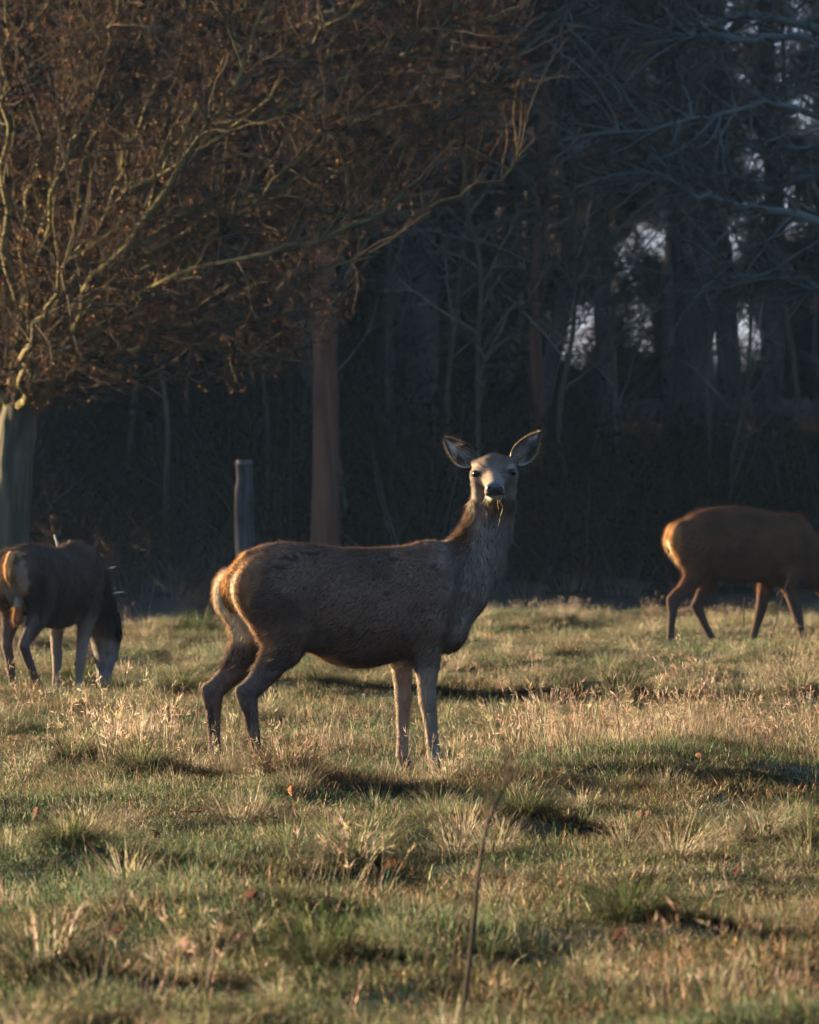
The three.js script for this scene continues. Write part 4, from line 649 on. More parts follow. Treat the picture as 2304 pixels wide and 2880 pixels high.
{
  const R = rng(31), names = ['bare twiggy bush in the shaded undergrowth of the wood', 'brown-leaved bush in the shaded undergrowth of the wood', 'low tangled bush in the shaded undergrowth of the wood', 'tall thin-stemmed bush in the shaded undergrowth of the wood'], list = [];
  for (let k = 0; k < 30; k++) list.push([-150 + 2600 * (k + R()) / 30, 76 + 12 * R(), k % 4, 0.9 + 0.4 * R()]);
  for (let k = 0; k < 26; k++) list.push([-150 + 2600 * (k + R()) / 26, 90 + 20 * R(), (k + 1) % 4, 1.2 + 0.5 * R()]);
  for (let k = 0; k < 34; k++) list.push([-100 + 2500 * (k + R()) / 34, 67 + 9 * R(), (k * 3) % 4, 0.6 + 0.6 * R()]);
  for (const [x, off, sc] of [[-9.5, 64.2, 1], [-11, 64.4, 1], [-12.5, 64.2, 1], [-14, 64.4, 1.1], [-16, 64.5, 1.1], [-18, 64.4, 1.2], [-7.6, 64.2, 0.9], [-6.4, 64.5, 0.9], [-5.2, 64.2, 0.8], [-3.4, 62.8, 0.3], [-2.8, 63.6, 0.42], [-3.9, 63.6, 0.5], [-2.2, 63, 0.3], [-1.8, 64.2, 0.4], [-2.5, 65, 0.55], [-3.2, 65.6, 0.6]]) { const d = off - SL * x; list.push([1152 + x / d * FOCAL, d, list.length % 4, sc]); }  // outer left bushes are added out of view to shade the wood edge
  for (const a of [[1820, 70, 1, 1.25], [1930, 69, 2, 1.45], [1700, 72, 3, 0.95], [2080, 71, 1, 1.25], [2230, 70, 0, 1.2], [1240, 70, 3, 0.9], [1060, 72, 0, 1.0], [780, 71, 1, 0.95], [620, 73, 2, 1.3], [1630, 76, 0, 1.1], [2000, 77, 1, 1.3]]) list.push(a);
  for (let [px, d, k, s] of list) { if (px > 1480) s = Math.min(s, (EYE + 195 / FOCAL * d - groundY(xAt(px, d), -d)) / [2.2, 2.0, 1.6, 2.6][k] * 0.9); if (s < 0.3) continue; const p = onGround(px, d, 0), t = thing('bush', p, names[k], 'bush', 'undergrowth bushes ' + ['bare', 'brown', 'low', 'tall'][k]); part('stems', BUSH[k].stems, M.bark, t).userData.kind = 'stuff'; part('twigs', BUSH[k].twigs, M.twig, t).userData.kind = 'stuff'; t.scale.setScalar(s); t.rotation.y = R() * 6.28; }
}

// ---------------------------------------------------------------- the spreading tree at the left, in the sun
{
  const D = 57, base = onGround(8, D, 0.05), t = thing('spreading_tree', base, 'low spreading tree with golden sunlit limbs and brown seed clusters, standing at the wood edge', 'tree');
  const R = rng(404), rel = (px, py, dz = 0) => { const d = D - dz, w = at(px, py, d); return [w[0] - base[0], w[1] - base[1], w[2] - base[2]]; };
  const cA = [0.042, 0.035, 0.018], cB = [0.115, 0.092, 0.036];
  part('trunk', barkTrunk([[0, -0.15, 0], [0.03, 0.5, 0], [0.06, 1.2, 0.02], rel(45, 1230), rel(75, 1080, 0.05), rel(150, 910, 0.13), rel(270, 710, 0.3)], [0.215, 0.05, 1.9], 44, [0.036, 0.034, 0.024], [0.08, 0.07, 0.045], 5, 0.35), M.bark, t);
  const twigs = new Build(), leaves = new Build();
  const LEAF = [[0.18, 0.092, 0.05], [0.10, 0.055, 0.035], [0.30, 0.155, 0.075], [0.06, 0.038, 0.028], [0.04, 0.028, 0.023]];
  const col = (p, u, q) => mixc(cA, cB, clamp(0.5 + 0.8 * noise(p[0] * 4, p[1] * 4, p[2] * 4 + q)));
  const limbs = [
    // [photo points with depth towards the camera, start radius]
    [[[46, 1235, 0], [120, 960, 0.1], [260, 720, 0.3], [450, 510, 0.5], [640, 370, 0.7], [830, 190, 0.9], [1010, 20, 1.0], [1150, -120, 1.0]], 0.11],
    [[[46, 1235, 0], [160, 990, -0.2], [330, 800, -0.4], [560, 640, -0.6], [800, 480, -0.7], [1010, 280, -0.8], [1250, 80, -0.8]], 0.10],
    [[[46, 1235, 0], [60, 900, 0.2], [10, 640, 0.5], [30, 380, 0.7], [10, 120, 0.8], [20, -150, 0.8]], 0.11],
    [[[46, 1235, 0], [90, 850, -0.4], [140, 600, -0.7], [190, 330, -0.8], [210, 80, -0.8], [260, -200, -0.8]], 0.10],
    [[[46, 1235, 0], [150, 1040, 0.5], [310, 900, 1.0], [500, 790, 1.5], [720, 740, 1.9], [960, 640, 2.1], [1150, 560, 2.2]], 0.085],
    [[[46, 1235, 0], [170, 1060, -0.4], [370, 940, -0.9], [600, 850, -1.3], [820, 790, -1.6], [1020, 720, -1.8]], 0.08],
    [[[70, 1130, 0], [200, 1040, 0.3], [360, 960, 0.7], [520, 900, 1.0], [700, 890, 1.2], [900, 860, 1.3]], 0.065],
    [[[60, 1140, 0], [160, 1000, 0.7], [280, 780, 1.3], [430, 600, 1.7], [560, 400, 1.9], [660, 200, 2.0], [760, 0, 2.0]], 0.085],
    [[[100, 1000, 0.1], [330, 720, 0.6], [620, 560, 0.9], [870, 500, 1.1], [1100, 420, 1.1], [1290, 310, 1.1], [1450, 180, 1.1]], 0.065],
    [[[330, 800, -0.4], [640, 640, 0.1], [900, 600, 0.4], [1120, 610, 0.6], [1300, 550, 0.6], [1420, 490, 0.6], [1485, 425, 0.6]], 0.036],
    [[[60, 900, 0.2], [110, 700, 0.6], [170, 480, 1.0], [290, 260, 1.3], [340, 60, 1.4], [380, -150, 1.4]], 0.075],
    [[[46, 1235, 0], [-60, 1000, 0.3], [-200, 800, 0.6], [-330, 560, 0.8], [-400, 300, 0.8]], 0.09],
    [[[46, 1235, 0], [-80, 1010, -0.5], [-260, 880, -1.0], [-480, 740, -1.4], [-700, 640, -1.6]], 0.085],
    [[[46, 1235, 0], [100, 1050, -1.0], [180, 900, -2.0], [300, 700, -2.8], [400, 480, -3.2]], 0.08],
    [[[46, 1235, 0], [60, 1060, 1.0], [80, 960, 2.0], [160, 830, 2.9], [240, 680, 3.3]], 0.08],
    [[[90, 1100, 0], [210, 1075, 0.2], [350, 1050, 0.5], [500, 1060, 0.7], [640, 1070, 0.8]], 0.05],
    [[[640, 370, 0.7], [790, 330, 0.9], [960, 230, 1.1], [1130, 130, 1.2], [1330, 20, 1.2]], 0.05],
    [[[450, 510, 0.5], [560, 330, 0.4], [640, 150, 0.3], [700, -60, 0.3]], 0.05],
    [[[260, 720, 0.3], [330, 500, 0.0], [420, 300, -0.2], [500, 60, -0.3], [540, -140, -0.3]], 0.055],
    [[[560, 640, -0.6], [760, 590, -1.0], [980, 470, -1.2], [1180, 330, -1.3], [1380, 230, -1.3]], 0.045],
    [[[170, 1060, -0.4], [300, 1010, -0.8], [470, 980, -1.0], [650, 990, -1.1], [850, 1010, -1.1]], 0.045],
    [[[90, 850, -0.4], [60, 620, 0.2], [110, 420, 0.5], [90, 200, 0.6], [130, -60, 0.6]], 0.075],
    [[[150, 910, 0.13], [210, 700, 0.6], [230, 500, 0.9], [310, 330, 1.0], [420, 150, 1.1], [450, -60, 1.1]], 0.07],
    [[[120, 960, 0.1], [250, 820, -0.8], [380, 620, -1.2], [480, 430, -1.4], [640, 250, -1.5], [760, 60, -1.5]], 0.065],
    [[[150, 990, -0.2], [280, 900, 0.4], [420, 740, 0.8], [600, 660, 1.0], [760, 540, 1.2], [900, 400, 1.3], [1060, 300, 1.3]], 0.06],
    [[[830, 190, 0.9], [980, 150, 0.8], [1180, 90, 0.7], [1400, 60, 0.7]], 0.035],
  ];
  const lowest = (x) => { const px = (x + base[0]) / D * FOCAL + 1152; const py = px < 560 ? lerp(1160, 1120, clamp(px / 560)) : px < 850 ? lerp(1120, 1085, (px - 560) / 290) : px < 1010 ? lerp(1085, 930, (px - 850) / 160) : px < 1060 ? lerp(930, 650, (px - 1010) / 50) : px < 1250 ? lerp(650, 590, (px - 1060) / 190) : lerp(590, 410, (px - 1250) / 240); return yAt(py, D) - base[1]; };
  const rightmost = 1495, SUBC = [[0.045, 0.034, 0.022], [0.06, 0.046, 0.028], [0.035, 0.027, 0.02]];
  for (const [pp, r0] of limbs) {
    if (pp[0][1] === 1235) pp.splice(1, 0, [lerp(50, pp[1][0], 0.22), 1165, pp[1][2] * 0.12]);
    const ctrl = pp.map(([a, b, c], k) => { const q = rel(a, b, c); return k === 0 ? q : add(q, sphere(R), 0.06); }), curve = new THREE.CatmullRomCurve3(ctrl.map(V)), n = 26, P = curve.getPoints(n).map((q, k) => { const w = 0.07 * Math.min(1, k / 6); return [q.x + w * noise(k * 0.9, r0 * 900), q.y + w * noise(k * 0.9, r0 * 900 + 50), q.z + w * noise(k * 0.9, r0 * 900 + 99)]; });
    const b = new Build(); b.tube(P, radii(n + 1, r0 * 0.8, 0.010, 0.8), 9, col); const limb = part('limb', b.geo(), M.bark, t), sub = new Build(), len = curve.getLength();
    const nb = Math.round(len * 18);
    for (let j = 0; j < nb; j++) {
      const u = 0.16 + 0.84 * Math.pow(R(), 0.8), i = Math.min(n - 1, Math.floor(u * n)), p = P[i], d0 = unit(add(P[i + 1], P[i], -1)), d = unit(add(add(d0, sphere(R), 1.1), [0, R() < 0.6 ? 0.25 : -0.3, 0])), l2 = 0.4 + 0.9 * R();
      const sp = path(p, d, l2, 6, 0.24, R, [0, 0.02, 0]); if (sp[6][1] < lowest(sp[6][0]) + 0.05) continue;
      sub.tube(sp, radii(7, 0.004 + 0.008 * R(), 0.0025), 4, R() < 0.15 ? col : SUBC[j % 3]);
      for (let w = 0; w < 12; w++) {
        const ii = 1 + Math.floor(R() * 6), p3 = sp[ii], d3 = unit(add(add(unit(add(sp[ii], sp[ii - 1], -1)), sphere(R), 1.1), [0, 0, 0])), l3 = 0.15 + 0.38 * R(), p4 = add(p3, d3, l3 * 0.5), p5 = add(p4, unit(add(add(d3, sphere(R), 0.5), [0, -0.15, 0])), l3 * 0.5), s = sphere(R);
        if (p5[1] < lowest(p5[0]) || (p5[0] + base[0]) / D * FOCAL + 1152 > rightmost + 20 * R()) continue;
        twigs.strip([p3, p4, p5], [0.0075, 0.006, 0.001], unit([d3[1] * s[2] - d3[2] * s[1], d3[2] * s[0] - d3[0] * s[2], d3[0] * s[1] - d3[1] * s[0]]), mixc([0.028, 0.02, 0.016], [0.052, 0.036, 0.025], R()));
        const nl = R() < 0.45 ? 0 : 2 + Math.floor(R() * 5);
        for (let f = 0; f < nl; f++) { const c = 0.25 + 0.75 * R(), A = unit(add(sphere(R), [0, -0.8, 0])), Bv = sphere(R), z = 0.0135 * (0.45 + 1.1 * R()), q = add(p3, add(p5, p3, -1), c); leaves.leaf(q[0] + A[0] * z, q[1] + A[1] * z, q[2] + A[2] * z, A[0] * z, A[1] * z, A[2] * z, Bv[0] * z * 0.7, Bv[1] * z * 0.7, Bv[2] * z * 0.7, LEAF[Math.floor(R() * 5)]); }
      }
    }
    part('branches', sub.geo(), M.bark, limb).userData.kind = 'stuff';
  }
  part('twigs', twigs.geo(), M.twig, t).userData.kind = 'stuff'; part('leaves', leaves.geo(), M.leaf, t).userData.kind = 'stuff';
}
// ---------------------------------------------------------------- oak beyond the right edge whose low boughs reach in
{
  const D = 66, base = [7.6, groundY(7.6, -D) - 0.05, -D], t = thing('lichened_oak_tree', base, 'oak with pale blue-grey lichened boughs reaching sideways across the dark wood', 'tree'), R = rng(505);
  const rel = (px, py, dz = 0) => { const d = D - dz, w = at(px, py, d); return [w[0] - base[0], w[1] - base[1], w[2] - base[2]]; }, cA = [0.035, 0.038, 0.036], cB = [0.085, 0.095, 0.09], col = (p, u, q) => mixc(cA, cB, clamp(0.5 + 0.9 * noise(p[0] * 5, p[1] * 5, p[2] * 5 + q)));
  part('trunk', barkTrunk([[0, -0.15, 0], [0.1, 2, 0], [-0.1, 4.5, 0.1], [0.1, 7, 0], [0, 10, 0]], [0.34, 0.12], 18, BARK.grey[0], BARK.grey[1], 8, 0.4), M.bark, t);
  const tw = new Build();
  const bow = [
    [[[0.05, 3.0, 0], null], [[2500, 680, 0.3], [2300, 630, 0.5], [2130, 600, 0.6], [2010, 560, 0.7], [1900, 500, 0.7], [1800, 495, 0.7]], 0.08],
    [[[-0.1, 4.0, 0], null], [[2480, 500, -0.3], [2280, 505, -0.3], [2160, 520, -0.2], [2060, 500, -0.1], [1960, 470, 0], [1850, 440, 0]], 0.075],
    [[[0, 4.8, 0], null], [[2480, 350, 0.4], [2330, 330, 0.5], [2180, 310, 0.6], [2000, 350, 0.7], [1850, 370, 0.7], [1560, 370, 0.7]], 0.06],
    [[[0, 5.5, 0], null], [[2450, 180, 0], [2250, 130, 0], [2050, 120, 0.2], [1900, 60, 0.3], [1800, -60, 0.3]], 0.08],
    [[[0, 5.8, 0], null], [[2400, 120, -0.4], [2150, 60, -0.5], [1900, 80, -0.6], [1720, 100, -0.6], [1560, 150, -0.6], [1470, 190, -0.6]], 0.07],
    [[[0, 4.4, 0], null], [[2420, 420, -0.6], [2250, 430, -0.8], [2080, 410, -1], [1900, 330, -1.1], [1700, 300, -1.1]], 0.05],
    [[[0, 3.2, 0], null], [[2480, 780, 0.2], [2330, 800, 0.3], [2210, 790, 0.4], [2080, 740, 0.4], [1980, 720, 0.4]], 0.05],
    [[[0, 6.2, 0], null], [[2380, -40, 0], [2120, -80, 0], [1750, -20, 0.3], [1600, 60, 0.4], [1710, 160, 0.4]], 0.06]];
  for (const [st, pp, r0] of bow) {
    const ctrl = [st[0], ...pp.map(([a, b, c]) => add(rel(a, b, c), sphere(R), 0.08))], n = 30, P = new THREE.CatmullRomCurve3(ctrl.map(V)).getPoints(n).map((q, k) => [q.x + 0.05 * noise(k * 0.8, r0 * 777), q.y + 0.05 * noise(k * 0.8, r0 * 777 + 9), q.z + 0.05 * noise(k * 0.8, r0 * 777 + 30)]);
    const b = new Build(); b.tube(P, radii(n + 1, r0, 0.010, 0.8), 8, col); const limb = part('limb', b.geo(), M.bark, t), sub = new Build();
    for (let j = 0; j < 50; j++) {
      const i = 4 + Math.floor(R() * (n - 4)), d = unit(add(add(unit(add(P[i], P[i - 1], -1)), sphere(R), 1.1), [0, 0.1, 0])), l2 = 0.4 + 1.0 * R(), sp = path(P[i], d, l2, 6, 0.2, R, [0, 0, 0]); sub.tube(sp, radii(7, 0.007 + 0.012 * R(), 0.004), 4, col);
      for (let w = 0; w < 14; w++) { const ii = 1 + Math.floor(R() * 6), p3 = sp[ii], d3 = unit(add(unit(add(sp[ii], sp[ii - 1], -1)), sphere(R), 1)), l3 = 0.2 + 0.45 * R(), p4 = add(p3, d3, l3 / 2), p5 = add(p4, unit(add(d3, sphere(R), 0.6)), l3 / 2), s = sphere(R); tw.strip([p3, p4, p5], [0.008, 0.006, 0.001], unit([d3[1] * s[2] - d3[2] * s[1], d3[2] * s[0] - d3[0] * s[2], d3[0] * s[1] - d3[1] * s[0]]), mixc([0.05, 0.042, 0.036], [0.09, 0.075, 0.06], R())); }
    }
    part('branches', sub.geo(), M.bark, limb).userData.kind = 'stuff';
  }
  part('twigs', tw.geo(), M.twig, t).userData.kind = 'stuff';
}
// ---------------------------------------------------------------- weathered post
{
  const D = 64, p = onGround(688, D, 0.1), h = yAt(1303, D) - p[1], t = thing('wooden_post', p, 'weathered grey wooden post with a flat cap at the edge of the wood', 'post'), b = new Build(), c = new Build(), N = 26;
  const pts = Array.from({ length: N + 1 }, (_, k) => [0.012 * noise(k * 0.3, 4), k / N * h, 0]);
  b.tube(pts, pts.map((q, k) => (a) => 0.086 * (1 + 0.16 * noise(Math.cos(a) * 3, k * 0.12, Math.sin(a) * 3) + 0.17 * noise(Math.cos(a) * 8, k * 0.1 + 9, Math.sin(a) * 8)) * (k > N * 0.86 ? 0.86 : 1 + 0.1 * (1 - k / N))), 22, (q, u, a) => mixc([0.016, 0.015, 0.016], [0.06, 0.057, 0.058], clamp(0.5 + 0.9 * noise(Math.cos(a) * 7, q[1] * 1.5, Math.sin(a) * 7) + 0.3 * noise(Math.cos(a) * 3, q[1] * 9, 2))));
  const g = b.geo(); g.computeVertexNormals(); part('shaft', g, M.wood, t);
  c.tube([[0, h - 0.012, 0], [0, h - 0.008, 0], [0, h + 0.03, 0], [0, h + 0.036, 0]], [0.08, 0.09, 0.09, 0.08].map((r) => (a) => r * (1 + 0.12 * noise(Math.cos(a) * 2, 1, Math.sin(a) * 2))), 16, [0.075, 0.07, 0.07]);
  part('cap', c.geo(), M.wood, t);
}
// ---------------------------------------------------------------- meadow grass: patches of real blades, repeated
function patch(seed, n, rad, o) {
  const R = rng(seed), b = new Build();
  for (let k = 0; k < n; k++) {
    const a = R() * 6.283, r = rad * Math.sqrt(R()), p = [Math.cos(a) * r, -0.015, Math.sin(a) * r], h = lerp(o.h[0], o.h[1], Math.pow(R(), 1.4)), az = R() * 6.283, lean = lerp(o.lean[0], o.lean[1], R()), bend = o.bend * (0.4 + R());
    const dx = Math.cos(az), dz = Math.sin(az), w = [-dz, 0, dx], pts = [p]; let v = [dx * lean, 1, dz * lean], q = p; const seg = o.seg ?? 3;
    for (let s = 0; s < seg; s++) { v = unit([v[0] + dx * bend * 0.6, v[1] - bend * (0.35 + 0.3 * s), v[2] + dz * bend * 0.6]); q = add(q, v, h / seg); if (q[1] < 0.004 && s) q = [q[0], 0.004 + 0.01 * R(), q[2]]; pts.push(q); }
    const wd = lerp(o.w[0], o.w[1], R()), col = o.col[Math.floor(R() * o.col.length)].map((c) => c * (0.8 + 0.4 * R()));
    b.strip(pts, pts.map((_, s) => wd * (1 - 0.75 * s / seg)), w, col);
    if (o.head && R() < o.head) for (let s = 0; s < 9; s++) {                // loose seed head
      const t = pts[seg], g = add(pts[seg - 1], add(t, pts[seg - 1], -1), 0.4 + 0.6 * R()), d = unit(add(unit(add(t, pts[seg - 1], -1)), sphere(R), 0.9)), z = 0.008 + 0.014 * R(), e = sphere(R); b.leaf(g[0] + d[0] * z, g[1] + d[1] * z, g[2] + d[2] * z, d[0] * z, d[1] * z, d[2] * z, e[0] * 0.0016, e[1] * 0.0016, e[2] * 0.0016, col);
    }
  }
  return b.geo();
}
const GREEN = [[0.105, 0.158, 0.09], [0.085, 0.145, 0.09], [0.135, 0.172, 0.092], [0.185, 0.20, 0.108], [0.07, 0.115, 0.078], [0.26, 0.25, 0.17]];
const STRAW = [[0.44, 0.385, 0.31], [0.37, 0.32, 0.255], [0.53, 0.47, 0.385], [0.30, 0.26, 0.205], [0.24, 0.205, 0.155]];
const TALL = [[0.42, 0.35, 0.285], [0.35, 0.29, 0.235], [0.48, 0.41, 0.335], [0.31, 0.25, 0.195]];
const turf = [0, 1, 2].map((k) => patch(601 + k, 230, 0.18, { h: [0.03, 0.10], lean: [0.1, 1.1], bend: 0.28, w: [0.0022, 0.0042], col: [...GREEN, GREEN[0], GREEN[1], STRAW[1], STRAW[3], STRAW[4]] }));
const thatch = [0, 1, 2].map((k) => patch(611 + k, 170, 0.17, { h: [0.05, 0.17], lean: [0.3, 1.8], bend: 0.6, w: [0.0016, 0.0034], col: STRAW, seg: 4 }));
const stems = [0, 1, 2].map((k) => patch(621 + k, 40, 0.18, { h: [0.16, 0.34], lean: [0.0, 0.5], bend: 0.14, w: [0.0016, 0.0026], col: TALL, seg: 4, head: 0.55 }));
const long = [0, 1].map((k) => patch(631 + k, 110, 0.15, { h: [0.12, 0.26], lean: [0.1, 0.7], bend: 0.35, w: [0.0022, 0.004], col: [...GREEN, STRAW[3], STRAW[4], GREEN[4]], seg: 4 }));
const tuss = (seed, n, cols, h) => { const R = rng(seed), b = new Build(); for (let k = 0; k < n; k++) { const az = R() * 6.283, lean = 0.1 + 1.1 * Math.pow(R(), 0.8), r = 0.09 * Math.sqrt(R()), len = h * (0.55 + 0.6 * R()), p = [Math.cos(az) * r, -0.04, Math.sin(az) * r], a2 = az + (R() - 0.5) * 0.8, dx = Math.cos(a2), dz = Math.sin(a2), pts = [p]; let v = [dx * lean, 1, dz * lean], q = p; for (let s = 0; s < 5; s++) { const bend = 0.12 + 0.16 * lean; v = unit([v[0] + dx * bend * 0.5, v[1] - bend * (0.4 + 0.35 * s), v[2] + dz * bend * 0.5]); q = add(q, v, len / 5); pts.push(q); } const wd = 0.002 + 0.002 * R(); b.strip(pts, pts.map((_, s) => wd * (1 - 0.14 * s)), [-dz, 0, dx], cols[Math.floor(R() * cols.length)].map((c) => c * (0.8 + 0.4 * R()))); } return b.geo(); };
const hump = [tuss(711, 420, [...STRAW, STRAW[3], GREEN[0], GREEN[3], GREEN[4]], 0.3), tuss(712, 420, [...STRAW, ...STRAW, GREEN[5]], 0.3), tuss(713, 420, [...GREEN, STRAW[3], STRAW[1]], 0.3)];
// where the grass is dry or tall: spots read off the photograph, [px, py, rx, ry, strength]
const DRY = [[300, 2080, 420, 110, 0.9], [900, 2150, 420, 60, 0.6], [1800, 2080, 560, 90, 0.9], [1650, 1930, 700, 60, 0.5], [1800, 1770, 700, 60, 0.9], [200, 1830, 400, 70, 0.7], [760, 1830, 300, 50, 0.7], [2000, 2820, 400, 110, 1.0], [1250, 2860, 300, 60, 0.7], [450, 2850, 380, 70, 0.8], [900, 2260, 160, 50, 0.7], [820, 2330, 220, 30, 0.6], [1600, 2440, 160, 30, 0.8], [2150, 2440, 170, 60, 0.8], [960, 2440, 150, 60, 0.8], [80, 2700, 150, 80, 0.6], [850, 2630, 300, 50, 0.6], [2270, 2540, 140, 30, 0.6], [1152, 1742, 1600, 34, 1.0]];
const HIGH = [[1700, 2110, 420, 70, 1.0], [2150, 2100, 300, 60, 0.9], [700, 2140, 240, 50, 0.6], [250, 2130, 300, 60, 0.6], [1560, 1745, 120, 20, 1.0], [1850, 1735, 500, 25, 0.9], [2100, 2850, 320, 80, 0.9], [520, 2850, 260, 60, 0.5], [1450, 1960, 200, 50, 0.5], [2100, 1960, 300, 60, 0.5], [80, 2060, 200, 70, 0.6], [430, 1790, 160, 30, 0.4], [1000, 2560, 90, 60, 0.4]];
const LUSH = [[300, 2510, 420, 60, 1], [1800, 2330, 420, 40, 1], [1100, 2320, 300, 50, 0.8], [1800, 2620, 420, 70, 0.9], [1150, 2740, 300, 60, 0.8], [560, 2400, 400, 40, 0.7], [230, 1935, 120, 25, 1], [1000, 1760, 300, 30, 0.8], [600, 1790, 160, 25, 1], [1500, 2000, 150, 30, 0.6], [950, 2830, 260, 50, 0.8], [2200, 2300, 200, 40, 0.6]];
const spot = (list, px, py) => { let s = 0; for (const [a, b, rx, ry, k] of list) s = Math.max(s, k * Math.exp(-(((px - a) / rx) ** 2 + ((py - b) / ry) ** 2))); return s; };
{
  const R = rng(71), lists = { turf: [[], [], []], thatch: [[], [], []], stems: [[], [], []], long: [[], []], hump: [[], [], []] }, e = new THREE.Euler(), q = new THREE.Quaternion();
  const dropAt = (arr, x, z, sc, tint, tilt = 0.12) => { const m = new THREE.Matrix4(), gx = (groundY(x + 0.06, z) - groundY(x - 0.06, z)) / 0.12, gz = (groundY(x, z + 0.06) - groundY(x, z - 0.06)) / 0.12; e.set(-gz + (R() - 0.5) * tilt, R() * 6.283, gx + (R() - 0.5) * tilt, 'XZY'); q.setFromEuler(e); m.compose(new THREE.Vector3(x, groundY(x, z), z), q, new THREE.Vector3(sc, sc * (0.8 + 0.45 * R()), sc)); arr[Math.floor(R() * arr.length)].push([m, tint]); };
  for (let d = 14.5; d < 66; d += 0.19) {
    const half = 0.079 * d + 0.9, step = d < 30 ? 0.15 : d < 42 ? 0.18 : 0.23;
    for (let x0 = -half - 0.5; x0 < half; x0 += step) {
      const x = x0 + (R() - 0.5) * 0.2, z = -d + (R() - 0.5) * 0.2, px = 1152 + x / -z * FOCAL, py = HORIZON + EYE * FOCAL / -z;
      const over = -z - edgeD(x); if (over > 1.2 || (over > 0 && R() < over)) continue;
      const n = fbm(x * 1.1 + 3, z * 0.8), n2 = noise(x * 3.5, z * 3.5, 5), lush = spot(LUSH, px, py), dry = clamp(spot(DRY, px, py) * (0.75 + 0.75 * n2 + 0.5 * n) + n * 0.7 + n2 * 0.25 - lush * 0.45 + 0.40), high = clamp(spot(HIGH, px, py) * (0.7 + 0.8 * n2) + n2 * 0.15 + n * 0.2 - lush * 0.3 - 0.12);
      const t = 0.8 + 0.4 * R(), yel = 0.85 + 0.5 * clamp(0.5 + noise(x * 0.8, z * 0.8, 9));
      if (R() < 1.0 - dry * 0.55) dropAt(lists.turf, x, z, 0.8 + 0.5 * R(), [t * yel, t, t * 0.95]);
      if (R() < dry * 1.0) dropAt(lists.thatch, x, z, 0.7 + 0.6 * R(), [t, t * 0.98, t * 0.95], 0.3);
      if (R() < high * 0.6) dropAt(lists.stems, x + 0.05, z, (0.65 + 0.5 * R()) * (d > 50 ? 0.55 : 1), [t, t * 0.97, t * 0.93], 0.25);
      if (R() < 0.045 + 0.05 * clamp(n2)) dropAt(lists.hump, x, z, 0.4 + 0.42 * R(), [t, t * 0.98, t * 0.95], 0.4);
      if (R() < 0.10 + 0.25 * lush) dropAt(lists.long, x, z, 0.55 + 0.4 * R(), [t, t, t], 0.2);
    }
  }
  for (const [px, py, n] of [[600, 2196, 7], [735, 2214, 7], [1132, 2200, 5], [1232, 2212, 5], [680, 2210, 4], [560, 2200, 4], [800, 2220, 4]]) for (let k = 0; k < n; k++) { const d = EYE * FOCAL / (py - HORIZON) - 0.25 * R(), x = xAt(px + 70 * (R() - 0.5), d), t = 0.85 + 0.3 * R(); dropAt(k % 3 === 2 ? lists.stems : k % 3 ? lists.hump : lists.thatch, x, -d, k % 3 === 2 ? 0.8 : 0.55 + 0.3 * R(), [t, t * 0.97, t * 0.93], 0.3); }
  const c = new THREE.Color();
  for (const [key, geos, m, name, label, cat] of [['turf', turf, M.grass, 'short_grass', 'short green meadow turf between the dry patches', 'grass'], ['thatch', thatch, M.straw, 'dry_grass', 'matted straw-coloured dry grass lying over the meadow', 'dry grass'], ['stems', stems, M.straw, 'tall_dry_grass', 'tall thin dry grass stalks with loose seed heads', 'tall grass'], ['hump', hump, M.straw, 'clumped_grass', 'rough clumped grass of mixed straw and green all over the meadow', 'grass'], ['long', long, M.grass, 'long_green_grass', 'longer dark green grass tufts among the turf', 'grass']])
    lists[key].forEach((l, k) => {
      const im = new THREE.InstancedMesh(geos[k], m, l.length); l.forEach(([mm, t], i) => { im.setMatrixAt(i, mm); im.setColorAt(i, c.setRGB(t[0], t[1], t[2])); });
      put(im, name); tag(im, label, cat, null, 'stuff');
    });
}
